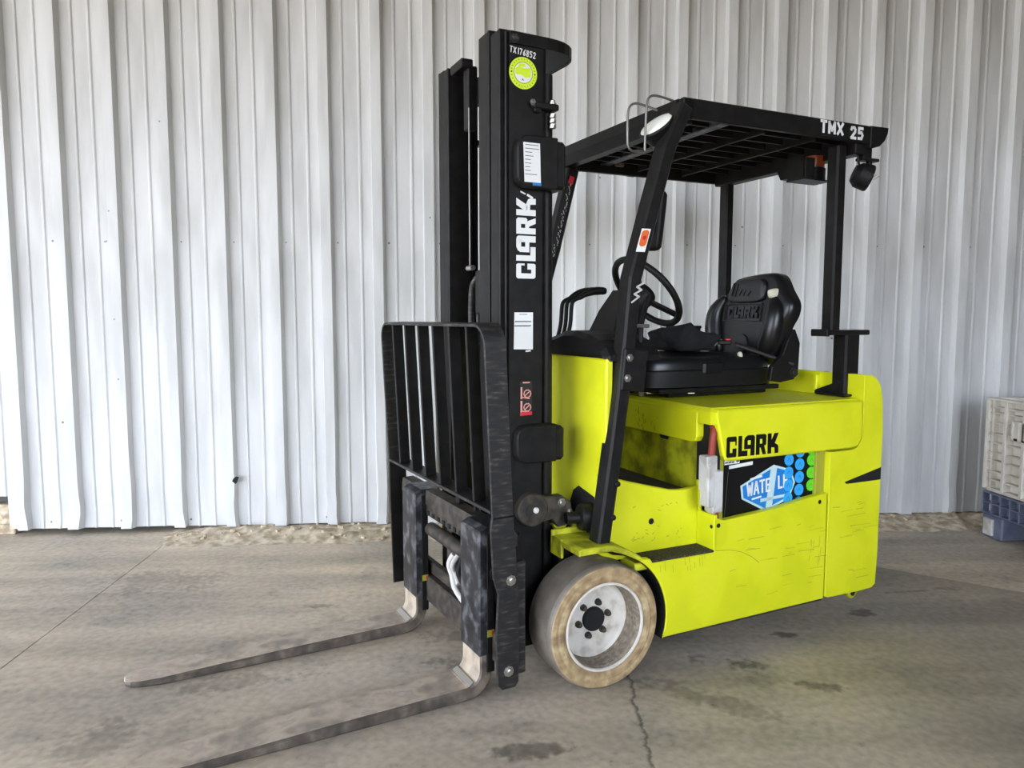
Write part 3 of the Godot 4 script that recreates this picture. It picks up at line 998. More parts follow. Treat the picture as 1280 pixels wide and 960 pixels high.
func _wheels(F: Node3D):
	var R := 0.229
	# near drive wheel: tread, dusty sidewall, deep white rim
	for s in [1.0, -1.0]:
		var o := Node3D.new()
		o.name = "drive_wheel"
		F.add_child(o, true)
		o.position = Vector3(0, R, 0.36 if s > 0 else -0.36)
		o.rotation.y = 0.0 if s > 0 else PI
		var A := Transform3D.IDENTITY
		var b := B.new()
		b.lathe(pv([0.16, 0, 0.20, 0, 0.221, 0.006, R, 0.02, R + 0.0005, 0.09, R, 0.160, 0.2255, 0.171, 0.221, 0.1765]), A, 72)
		part(b, "tread", M.tread, o)
		b = B.new()
		b.lathe(pv([0.221, 0.1765, 0.217, 0.1800, 0.205, 0.1815, 0.195, 0.1800, 0.188, 0.1820, 0.176, 0.1815, 0.168, 0.178, 0.160, 0.172]), A, 72)
		part(b, "sidewall", M.sidewall, o)
		b = B.new()
		b.lathe(pv([0.162, 0.165, 0.1625, 0.177, 0.158, 0.180, 0.154, 0.179, 0.152, 0.172]), A, 64)
		part(b, "rim_lip", M.rim, o)
		b = B.new()
		b.lathe(pv([0.152, 0.172, 0.147, 0.160, 0.145, 0.10, 0.143, 0.092]), A, 64)
		part(b, "rim_barrel", M.rim_dusty, o)
		b = B.new()
		b.lathe(pv([0.143, 0.092, 0.13, 0.088, 0.06, 0.086, 0.04, 0.088, 0, 0.088]), A, 64)
		part(b, "rim_disc", M.rim, o)
		b = B.new()
		b.lathe(pv([0.045, 0.086, 0.045, 0.098, 0.040, 0.103, 0, 0.105]), A, 32)
		part(b, "hub_cap", M.deep, o)
		for k in 6:
			var a := TAU * (k + 0.18) / 6.0
			b = B.new()
			b.lathe(pv([0.013, 0.086, 0.013, 0.092, 0.0105, 0.092, 0.0105, 0.101, 0.008, 0.106, 0, 0.107]), Transform3D(Basis.IDENTITY, Vector3(cos(a), sin(a), 0) * 0.063), 10)
			part(b, "lug_nut", M.brown, o)
	# small twin steer wheels under the counterweight
	for z in [-0.11, 0.11]:
		var b := B.new()
		b.lathe(pv([0.0, -0.06, 0.19, -0.06, 0.2, -0.05, 0.2, 0.05, 0.19, 0.06, 0, 0.06]), Transform3D(Basis.IDENTITY, Vector3(1.12, 0.2, z)), 40)
		part(b, "steer_wheel_tyre", M.deep, F)


func _guard(F: Node3D):
	var b := B.new()
	var zn := 0.49
	var zf := -0.42
	# near and far side rails
	b.box(Vector3(0.82, 2.0875, zn - 0.012), Vector3(0.97, 0.072, 0.024), 0.004)
	var gd := part(b, "guard_side_rail", M.black, F)
	b = B.new()
	b.box(Vector3(0.86, 2.07, zf + 0.012), Vector3(0.9, 0.09, 0.024), 0.004)
	part(b, "guard_side_rail", M.black, F)
	# front cross beam: a sloping plate over a deep channel
	b = B.new()
	b.prism(pv([0.322, 2.118, 0.336, 2.124, 0.40, 2.124, 0.40, 2.04, 0.352, 2.04, 0.318, 2.075]), zf - 0.01, zn - 0.03, Transform3D.IDENTITY, 0.003)
	part(b, "guard_front_beam", M.black, F)
	b = B.new()
	b.box(Vector3(0.36, 2.085, zn - 0.02), Vector3(0.05, 0.07, 0.04), 0.006)
	part(b, "guard_corner", M.black, F)
	# rear beam with its rounded cap
	b = B.new()
	b.prism(pv([1.298, 2.036, 1.298, 2.124, 1.404, 2.126, 1.400, 2.10, 1.385, 2.072, 1.355, 2.046, 1.32, 2.036]), zf, zn + 0.004, Transform3D.IDENTITY, 0.003)
	part(b, "guard_rear_cap", M.plastic, F)
	b = B.new()
	b.box(Vector3(1.27, 2.055, (zn + zf) * 0.5), Vector3(0.06, 0.09, zn - zf - 0.04), 0.004)
	part(b, "guard_rear_beam", M.black, F)
	# bars of the roof: flat bars on edge from front to rear, and cross plates
	for k in 8:
		b = B.new()
		var z := zn - 0.105 - 0.099 * k
		b.box(Vector3(0.83, 2.085, z), Vector3(0.88, 0.05, 0.012), 0.002)
		part(b, "guard_bar", M.black, F)
	for x in [0.56, 0.75, 1.02]:
		b = B.new()
		b.bar(Vector3(x, 2.068, zf + 0.03), Vector3(x, 2.068, zn - 0.03), 0.05 if x == 0.56 else 0.014, 0.02 if x == 0.56 else 0.05, Vector3.UP, 0.003)
		part(b, "guard_cross_bar", M.scuff_grey if x == 0.56 else M.black, F)  # front bar's brightness is put into a paler grey
	# front far gusset that hangs lower, with a small square lamp
	b = B.new()
	b.prism(pv([0.36, 2.12, 0.75, 2.12, 0.75, 2.025, 0.42, 2.045, 0.36, 2.05]), zf - 0.012, zf + 0.012, Transform3D.IDENTITY, 0.003)
	part(b, "guard_gusset", M.black, F)
	b = B.new()
	b.box(Vector3(0.645, 2.085, zf + 0.025), Vector3(0.05, 0.05, 0.02), 0.004)
	part(b, "square_lamp", M.rim_dusty, F)
	# model letters on the near rail
	b = B.new()
	b.text("TMX", Vector2(1.016, 2.072), 0.028, 0.042, 0.017, 0.0115, pz(zn))
	part(b, "model_lettering", M.paper, gd)
	b = B.new()
	b.text("25", Vector2(1.184, 2.065), 0.028, 0.042, 0.015, 0.0115, pz(zn))
	part(b, "model_lettering", M.paper, gd)

	# front pillars
	b = B.new()
	var pth := [Vector2(0.005, 0.517), Vector2(0.060, 0.90), Vector2(0.105, 1.25), Vector2(0.125, 1.47), Vector2(0.205, 1.74), Vector2(0.262, 1.93), Vector2(0.325, 2.06), Vector2(0.34, 2.09)]
	var pl := PackedVector2Array()
	var pr := PackedVector2Array()
	for i in pth.size():
		var d: Vector2 = (pth[mini(i + 1, pth.size() - 1)] - pth[maxi(i - 1, 0)]).normalized()
		pl.append(pth[i] + Vector2(-d.y, d.x) * 0.027)
		pr.append(pth[i] + Vector2(d.y, -d.x) * 0.027)
	pr.reverse()
	pl.append_array(pr)
	b.prism(pl, 0.452, 0.514, Transform3D.IDENTITY, 0.008)
	var pil := part(b, "front_pillar", M.black, F)
	b = B.new()
	b.box(Vector3(0.12, 1.145, 0.512), Vector3(0.10, 0.15, 0.02), 0.005, Basis(Vector3(0, 0, 1), -0.10))
	b.box(Vector3(0.13, 1.14, 0.47), Vector3(0.09, 0.145, 0.07), 0.005, Basis(Vector3(0, 0, 1), -0.10))
	part(b, "pillar_bracket", M.black, pil)
	bolt("bolt", Vector3(0.096, 1.19, 0.521), Vector3(0, 0, 1), 0.011, 0.012, M.bright, pil)
	bolt("bolt", Vector3(0.088, 1.118, 0.521), Vector3(0, 0, 1), 0.011, 0.012, M.bright, pil)
	for y in [0.62, 0.74]:
		b = B.new()
		b.lathe(pv([0.011, 0, 0.009, 0.005, 0, 0.007]), axis(Vector3(0.02 + (y - 0.52) * 0.14 + 0.004, y, 0.519), Vector3(0, 0, 1)), 14)
		part(b, "plug_cap", M.black, pil)
	b = B.new()   # orange and white sticker
	var sl := Transform3D(Basis(Vector3(1, 0, 0), Vector3(0.29, 0.957, 0), Vector3(0, 0, 1)), Vector3(0.121, 1.562, 0.5135))
	b.prism(pv([0, 0, 0.038, 0, 0.038, 0.085, 0, 0.085]), 0, 0.001, sl)
	var stk := part(b, "warning_sticker", M.paper, pil)
	b = B.new()
	b.prism(rrect(0.004, 0.02, 0.034, 0.08, [0.012, 0.012, 0.012, 0.012]), 0, 0.002, sl)
	part(b, "sticker_field", M.orange, stk)
	b = B.new()
	b.prism(disc(0.008, 12, Vector2(0.019, 0.052)), 0, 0.0026, sl)
	part(b, "sticker_print", M.red, stk)
	b = B.new()   # scuffed tape patch
	var tp := Transform3D(Basis(Vector3(1, 0, 0), Vector3(0.25, 0.968, 0), Vector3(0, 0, 1)), Vector3(0.100, 1.385, 0.517))
	b.line([Vector2(0.005, 0), Vector2(0.03, 0.02), Vector2(0.008, 0.03), Vector2(0.034, 0.045), Vector2(0.012, 0.056), Vector2(0.036, 0.07)], 0.007, tp)
	part(b, "scuff_mark", M.plug, pil)
	b = B.new()
	var f0 := [Vector2(0.02, 0.6), Vector2(0.17, 1.2), Vector2(0.305, 1.66), Vector2(0.41, 2.06)]
	pl = PackedVector2Array()
	pr = PackedVector2Array()
	for i in f0.size():
		var d: Vector2 = (f0[mini(i + 1, 3)] - f0[maxi(i - 1, 0)]).normalized()
		pl.append(f0[i] + Vector2(-d.y, d.x) * 0.03)
		pr.append(f0[i] + Vector2(d.y, -d.x) * 0.03)
	pr.reverse()
	pl.append_array(pr)
	b.prism(pl, -0.46, -0.41, Transform3D.IDENTITY, 0.006)
	var fp := part(b, "front_pillar", M.black, F)
	b = B.new()   # warning strip on the far pillar
	b.bar(Vector3(0.287, 1.62, -0.407), Vector3(0.385, 1.98, -0.407), 0.003, 0.030, Vector3(1, 0, 0), 0.0)
	var ws := part(b, "warning_strip", M.dull, fp)
	b = B.new()
	var rng := RandomNumberGenerator.new()
	rng.seed = 8
	var wt := Transform3D(Basis(Vector3(0.263, 0.965, 0), Vector3(-0.965, 0.263, 0), Vector3(0, 0, 1)), Vector3(0.287, 1.62, -0.405))
	for k in 46:
		var u := 0.008 * k
		var w := rng.randf_range(-0.012, 0.006)
		b.line([Vector2(u, w), Vector2(u + rng.randf_range(0.002, 0.008), w + rng.randf_range(0.001, 0.006))], 0.003, wt)
	part(b, "strip_print", M.plug, ws).set_meta("kind", "stuff")
	b = B.new()
	b.prism(pv([0.355, -0.012, 0.39, -0.012, 0.39, 0.012, 0.355, 0.012]), 0, 0.001, wt)
	part(b, "strip_symbol", M.red, ws)

	# rear pillars: the near one is stepped outwards over the counterweight
	b = B.new()
	b.box(Vector3(1.195, 1.66, 0.415), Vector3(0.055, 0.78, 0.06), 0.008)
	var rp := part(b, "rear_pillar", M.black, F)
	b = B.new()
	b.box(Vector3(1.248, 1.268, 0.425), Vector3(0.262, 0.022, 0.08), 0.004)
	b.box(Vector3(1.12, 1.268, 0.43), Vector3(0.02, 0.03, 0.09), 0.004)
	part(b, "pillar_step_plate", M.black, rp)
	b = B.new()
	b.box(Vector3(1.288, 1.13, 0.42), Vector3(0.085, 0.27, 0.075), 0.008)
	part(b, "lower_post", M.black, rp)
	b = B.new()
	b.box(Vector3(1.275, 1.52, -0.345), Vector3(0.05, 1.06, 0.06), 0.008)
	part(b, "rear_pillar", M.black, F)

	# head lamp on the near front corner, tilted up, with its two wire hoops
	var n := Vector3(-0.69, 0.71, 0.14).normalized()
	var c := Vector3(0.262, 2.028, 0.43)
	var A := axis(c, n)
	b = B.new()
	b.lathe(pv([0.0, -0.085, 0.03, -0.082, 0.055, -0.05, 0.068, -0.012, 0.071, 0.0, 0.068, 0.006, 0.064, 0.006]), A, 32, false)
	var hl := part(b, "head_lamp", M.plastic, F)
	b = B.new()
	b.lathe(pv([0.064, 0.004, 0.045, 0.010, 0.02, 0.013, 0.0, 0.014]), A, 32, true)
	part(b, "lamp_lens", M.lens, hl)
	b = B.new()
	b.box(Vector3(0.29, 1.953, 0.445), Vector3(0.05, 0.012, 0.04), 0.002)
	b.box(Vector3(0.275, 1.965, 0.43), Vector3(0.012, 0.05, 0.03), 0.002)
	part(b, "lamp_bracket", M.black, hl)
	bolt("bolt", Vector3(0.275, 1.945, 0.45), Vector3(0, 1, 0), 0.009, 0.03, M.bright, hl)
	bolt("bolt", Vector3(0.268, 1.905, 0.455), Vector3(0, 1, 0), 0.008, 0.025, M.bright, hl)
	b = B.new()
	b.tube(curve(p3([0.205, 1.93, 0.44, 0.205, 1.97, 0.44, 0.210, 2.09, 0.44, 0.222, 2.120, 0.44, 0.25, 2.128, 0.44, 0.31, 2.122, 0.44, 0.345, 2.11, 0.44, 0.352, 2.06, 0.45]), 4), 0.0045, 7)
	part(b, "wire_hoop", M.steel, hl)
	b = B.new()
	b.tube(curve(p3([0.25, 1.945, 0.42, 0.215, 1.935, 0.42, 0.165, 1.93, 0.42, 0.146, 1.945, 0.42, 0.143, 1.98, 0.42, 0.143, 2.055, 0.42, 0.155, 2.088, 0.42, 0.19, 2.098, 0.42, 0.27, 2.085, 0.42]), 4), 0.0045, 7)
	part(b, "wire_hoop", M.steel, hl)

	# amber beacon on its bracket under the roof
	b = B.new()
	b.box(Vector3(1.215, 1.93, 0.25), Vector3(0.17, 0.006, 0.10), 0.001)
	b.box(Vector3(1.155, 1.972, 0.308), Vector3(0.055, 0.092, 0.006), 0.001)
	b.box(Vector3(1.135, 1.978, 0.25), Vector3(0.006, 0.10, 0.09), 0.001)
	var bc := part(b, "beacon_bracket", M.black, F)
	b = B.new()
	b.lathe(pv([0.045, 0.05, 0.046, 0.11, 0.0, 0.11]), axis(Vector3(1.235, 1.925, 0.255), Vector3.UP), 24)
	part(b, "beacon", M.amber, bc)
	b = B.new()
	b.lathe(pv([0.05, 0.0, 0.05, 0.05, 0.044, 0.055]), axis(Vector3(1.235, 1.933, 0.255), Vector3.UP), 24)
	part(b, "beacon_base", M.plastic, bc)
	b = B.new()
	b.prism(pv([-0.06, 0.0, -0.035, -0.045, 0.045, -0.045, 0.07, 0.0]), -0.03, 0.03, px(1.26, 2.012, 0.10), 0.002)
	part(b, "roof_bracket", M.black, F)

	# rear work lamp with a wire grille
	var rn := Vector3(0.75, -0.35, 0.55).normalized()
	var rc := Vector3(1.318, 1.925, 0.45)
	b = B.new()
	b.lathe(pv([0.0, -0.05, 0.035, -0.046, 0.052, -0.025, 0.056, 0.02, 0.053, 0.026, 0.0, 0.024]), axis(rc, rn), 28)
	var rl := part(b, "work_lamp", M.plastic, F)
	b = B.new()
	for k in 5:
		b.bar(rc + axis(rc, rn).basis.x * (-0.045) + rn * (-0.02 + 0.012 * k) + Vector3(0, 0.0, 0.03), rc + axis(rc, rn).basis.x * 0.045 + rn * (-0.02 + 0.012 * k) + Vector3(0, 0.0, 0.03), 0.002, 0.002)
	part(b, "lamp_fin", M.steel, rl)
	b = B.new()
	b.box(Vector3(1.335, 1.995, 0.45), Vector3(0.10, 0.012, 0.04), 0.002)
	b.box(Vector3(1.32, 2.02, 0.45), Vector3(0.05, 0.05, 0.03), 0.003)
	b.box(Vector3(1.345, 1.965, 0.45), Vector3(0.02, 0.06, 0.02), 0.003)
	part(b, "lamp_bracket", M.black, rl)
	b = B.new()
	b.tube(curve(p3([1.25, 2.03, 0.45, 1.275, 2.015, 0.45, 1.285, 1.975, 0.45, 1.31, 1.95, 0.45])), 0.005, 7)
	part(b, "lamp_cable", M.black, rl)

	# mirror inside the near pillar
	b = B.new()
	b.rbox(Vector3(0.268, 1.69, 0.40), Vector3(0.05, 0.225, 0.10), 0.024, 6, Basis(Vector3(0, 0, 1), -0.12) * Basis(Vector3(0, 1, 0), 0.5))
	var mr := part(b, "mirror", M.plastic, F)
	b = B.new()
	b.bar(Vector3(0.20, 1.66, 0.45), Vector3(0.265, 1.66, 0.41), 0.02, 0.02)
	part(b, "mirror_arm", M.black, mr)


func _seat(F: Node3D):
	var b := B.new()
	b.box(Vector3(0.80, 1.006, -0.06), Vector3(0.62, 0.02, 0.04), 0.003)
	b.box(Vector3(0.80, 1.006, 0.16), Vector3(0.54, 0.02, 0.04), 0.003)
	b.box(Vector3(0.78, 1.025, 0.05), Vector3(0.66, 0.02, 0.34), 0.003)
	var seat := part(b, "seat_rail", M.black, F)
	b = B.new()
	b.bar(Vector3(0.47, 1.01, 0.10), Vector3(0.66, 1.01, 0.19), 0.008, 0.008)
	b.box(Vector3(0.46, 1.012, 0.08), Vector3(0.02, 0.035, 0.02), 0.004)
	part(b, "seat_slide_lever", M.bright, seat)
	# pan and cushion
	b = B.new()
	var pan := smooth2(pv([0.40, -0.12, 0.46, -0.20, 0.75, -0.215, 1.05, -0.20, 1.09, 0.05, 1.05, 0.215, 0.75, 0.235, 0.46, 0.205, 0.40, 0.12, 0.385, 0.0]), 4)
	var pan2 := PackedVector2Array()
	for p in pan:
		pan2.append(Vector2(p.x, -p.y))
	b.pillow(pan2, 1.040, 1.112, 0.012, 0.0, py(0.0))
	part(b, "seat_pan", M.plastic, F)
	b = B.new()
	var cu := PackedVector2Array()
	for p in pan2:
		cu.append(Vector2(0.73, 0) + (p - Vector2(0.73, 0)) * Vector2(0.985, 0.985))
	b.pillow(cu, 1.112, 1.165, 0.045, 0.018, py(0.0))
	var cush := part(b, "seat_cushion", M.seat, F)
	b = B.new()
	b.box(Vector3(0.72, 1.118, 0.225), Vector3(0.11, 0.055, 0.03), 0.012)
	part(b, "seat_grip", M.seat, cush)
	b = B.new()
	b.rbox(Vector3(0.89, 1.150, 0.21), Vector3(0.02, 0.07, 0.02), 0.009, 4, Basis(Vector3(0, 0, 1), 0.25))
	part(b, "torn_foam", M.foam, cush)
	# backrest: outline measured in a plane that leans back
	var lean := deg_to_rad(8.0)
	var P := Transform3D(Basis(Vector3(0, 0, 1), Vector3(sin(lean), cos(lean), 0), Vector3(-cos(lean), sin(lean), 0)), Vector3(1.055, 1.13, 0.058))
	P.basis.x *= 0.93
	var out := smooth2(pv([-0.125, 0.0, 0.0, -0.02, 0.15, 0.0, 0.21, 0.06, 0.245, 0.16, 0.275, 0.215, 0.275, 0.27, 0.225, 0.33, 0.17, 0.395, 0.09, 0.405, -0.08, 0.392, -0.125, 0.37, -0.165, 0.315, -0.235, 0.28, -0.275, 0.205, -0.26, 0.11, -0.20, 0.03]), 4)
	b = B.new()
	b.pillow(out, -0.035, 0.035, 0.035, 0.012, P)
	var back := part(b, "seat_back", M.seat, F)
	b = B.new()   # raised side bolsters
	for s in [-1.0, 1.0]:
		b.tube(curve(P * p3([s * 0.15, 0.03, 0.035, s * 0.195, 0.12, 0.045, s * 0.205, 0.22, 0.045, s * 0.16, 0.30, 0.032]), 6), [0.018, 0.026, 0.032, 0.038, 0.042, 0.044, 0.045, 0.045, 0.045, 0.044, 0.043, 0.042, 0.04, 0.038, 0.034, 0.03, 0.025, 0.02, 0.012], 12)
	part(b, "side_bolster", M.seat, back)
	b = B.new()   # head pad seam
	b.pillow(smooth2(pv([-0.10, 0.27, 0.11, 0.27, 0.13, 0.32, 0.10, 0.375, -0.07, 0.37, -0.11, 0.32]), 3), 0.03, 0.058, 0.014, 0.004, P)
	part(b, "head_pad", M.seat, back)
	b = B.new()   # embossed maker's name in a frame
	var E := Transform3D(P.basis, P * Vector3(-0.115, 0.195, 0.048))
	b.wordmark(Transform3D(E.basis, P * Vector3(-0.105, 0.195, 0.049)), 0.052, 0.052, 0.006)
	b.line([Vector2(-0.02, -0.012), Vector2(0.235, -0.012), Vector2(0.235, 0.066), Vector2(-0.02, 0.066), Vector2(-0.02, -0.012)], 0.005, E, 0.004)
	part(b, "embossed_name", M.seat, back)
	b = B.new()   # upper creases
	for e in [[-0.085, 0.30, -0.075, 0.355], [-0.06, 0.295, -0.05, 0.352], [-0.03, 0.30, -0.015, 0.325], [0.0, 0.30, 0.012, 0.32], [0.03, 0.30, 0.045, 0.315]]:
		b.line([Vector2(e[0], e[1]), Vector2(e[2], e[3])], 0.006, Transform3D(P.basis, P * Vector3(0, 0, 0.06)), 0.005)
	part(b, "crease", M.seat, back)
	b = B.new()
	b.rbox(P * Vector3(0.185, 0.305, 0.048), Vector3(0.03, 0.04, 0.06), 0.014, 5, P.basis * Basis(Vector3(1, 0, 0), 0.3))
	part(b, "torn_foam", M.foam, back)
	b = B.new()
	b.lathe(pv([0.05, 0, 0.045, 0.012, 0, 0.016]), Transform3D(P.basis, P * Vector3(0.01, 0.075, 0.040)), 24)
	part(b, "lumbar_pad", M.seat, back)
	# hinge plates and brackets on both sides
	for s in [1.0, -1.0]:
		b = B.new()
		b.prism(pv([0.98, 1.06, 1.04, 1.05, 1.12, 1.06, 1.145, 1.10, 1.15, 1.22, 1.12, 1.28, 1.08, 1.24, 1.05, 1.17, 0.99, 1.12]), 0.0, 0.022, pz(0.05 + s * 0.235 - 0.011), 0.004)
		var hp := part(b, "seat_hinge", M.plastic, F)
		bolt("bolt", Vector3(1.11, 1.09, 0.05 + s * 0.235 + 0.01 * s), Vector3(0, 0, s), 0.016, 0.02, M.dull, hp, 14)
	b = B.new()
	b.box(Vector3(0.98, 1.245, -0.22), Vector3(0.05, 0.07, 0.05), 0.006)
	b.box(Vector3(0.96, 1.285, -0.22), Vector3(0.09, 0.015, 0.06), 0.004)
	part(b, "belt_reel", M.plastic, F)
	# seat belt laid across the near side, red buckle
	b = B.new()
	b.bar(Vector3(0.90, 1.215, 0.16), Vector3(1.12, 1.13, 0.285), 0.055, 0.012, Vector3(0.2, 1, 0.3), 0.003)
	part(b, "seat_belt", M.belt, F)
	b = B.new()
	b.box(Vector3(0.865, 1.222, 0.13), Vector3(0.06, 0.02, 0.04), 0.005, Basis(Vector3(0, 1, 0), -0.5))
	var bk := part(b, "belt_buckle", M.plastic, F)
	b = B.new()
	b.box(Vector3(0.872, 1.235, 0.145), Vector3(0.022, 0.008, 0.022), 0.002, Basis(Vector3(0, 1, 0), -0.5))
	part(b, "buckle_button", M.red, bk)
	b = B.new()
	b.bar(Vector3(0.80, 1.195, 0.11), Vector3(0.855, 1.235, 0.12), 0.02, 0.006, Vector3.UP, 0.001)
	part(b, "buckle_tongue", M.bright, bk)


func _controls(F: Node3D):
	# moulded dashboard
	var b := B.new()
	var out := pv([-0.46, 1.175, -0.46, 1.225, -0.1, 1.235, 0.03, 1.25, 0.10, 1.265, 0.16, 1.280, 0.24, 1.283, 0.33, 1.270, 0.40, 1.250, 0.45, 1.225, 0.475, 1.195, 0.48, 1.175])
	b.prism(out, -0.20, 0.035, px(0.06), 0.02)
	part(b, "dashboard", M.plastic, F)
	b = B.new()
	b.box(Vector3(0.12, 1.215, 0.40), Vector3(0.12, 0.012, 0.16), 0.004, Basis(Vector3(1, 0, 0), 0.28))
	part(b, "dash_tray", M.plastic, F)
	# steering column cover, rising to the wheel
	b = B.new()
	var C := Vector3(0.464, 1.439, 0.10)
	var a := deg_to_rad(50.0)
	var n := Vector3(sin(a), cos(a), 0)
	var s0 := Vector3(0.17, 1.235, 0.14)
	var lo := [Vector3(0.17, 1.22, 0.07), Vector3(0.17, 1.22, 0.29), Vector3(0.33, 1.21, 0.29), Vector3(0.33, 1.21, 0.07)]
	var mid := [Vector3(0.255, 1.36, 0.06), Vector3(0.255, 1.36, 0.20), Vector3(0.37, 1.30, 0.20), Vector3(0.37, 1.30, 0.06)]
	var hi := [Vector3(0.325, 1.445, 0.055), Vector3(0.325, 1.445, 0.155), Vector3(0.42, 1.355, 0.155), Vector3(0.42, 1.355, 0.055)]
	var cen := Vector3(0.30, 1.33, 0.12)
	for L in [[lo, mid], [mid, hi]]:
		for i in 4:
			var j := (i + 1) % 4
			b.qout(L[0][i], L[0][j], L[1][j], L[1][i], cen)
	b.qout(hi[0], hi[1], hi[2], hi[3], cen)
	part(b, "steering_column", M.plastic, F)
	# wheel
	var A := axis(C, n, Vector3(0, 0, 1))
	b = B.new()
	var ring := PackedVector3Array()
	for k in 40:
		ring.append(A * Vector3(cos(TAU * k / 40.0) * 0.172, sin(TAU * k / 40.0) * 0.172, 0))
	b.tube(ring, 0.0145, 10, true)
	var w := part(b, "steering_wheel", M.plastic, F)
	for k in 3:
		b = B.new()
		var t := TAU * k / 3.0 + 0.35
		b.bar(A * Vector3(cos(t) * 0.03, sin(t) * 0.03, -0.03), A * Vector3(cos(t) * 0.168, sin(t) * 0.168, 0), 0.036, 0.012, n, 0.004)
		part(b, "spoke", M.plastic, w)
	b = B.new()
	b.lathe(pv([0.0, -0.09, 0.05, -0.09, 0.055, -0.02, 0.048, 0.0, 0.03, 0.008, 0, 0.01]), A, 28)
	part(b, "wheel_hub", M.plastic, w)
	# upright stalk and hoses beside the column
	b = B.new()
	b.tube(curve(p3([0.215, 1.17, 0.42, 0.225, 1.29, 0.405, 0.262, 1.37, 0.38, 0.285, 1.41, 0.37])), 0.010, 8)
	var stalk := part(b, "direction_lever", M.plastic, F)
	b = B.new()
	b.box(Vector3(0.232, 1.30, 0.38), Vector3(0.03, 0.014, 0.10), 0.003)
	part(b, "lever_clip", M.steel, stalk)
	b = B.new()
	b.tube(curve(p3([0.10, 1.255, 0.40, 0.14, 1.245, 0.42, 0.17, 1.21, 0.44, 0.16, 1.17, 0.45])), 0.006, 7)
	part(b, "wiring_loom", M.dull, F)
	# three hydraulic levers
	for k in 3:
		var z := -0.15 + 0.042 * k
		b = B.new()
		b.tube(curve(p3([0.165, 1.21, z, 0.190, 1.30, z, 0.197, 1.385, z, 0.215, 1.408, z, 0.25, 1.420, z]), 4), 0.009, 8)
		var lv := part(b, "hydraulic_lever", M.plastic, F)
		b = B.new()
		b.tube(curve(p3([0.235, 1.415, z, 0.27, 1.435, z, 0.32, 1.447, z, 0.365, 1.447, z]), 4), [0.010, 0.011, 0.012, 0.013, 0.0145, 0.016, 0.017, 0.0175, 0.018, 0.0175, 0.017, 0.0165, 0.014], 10)
		part(b, "lever_grip", M.plastic, lv)


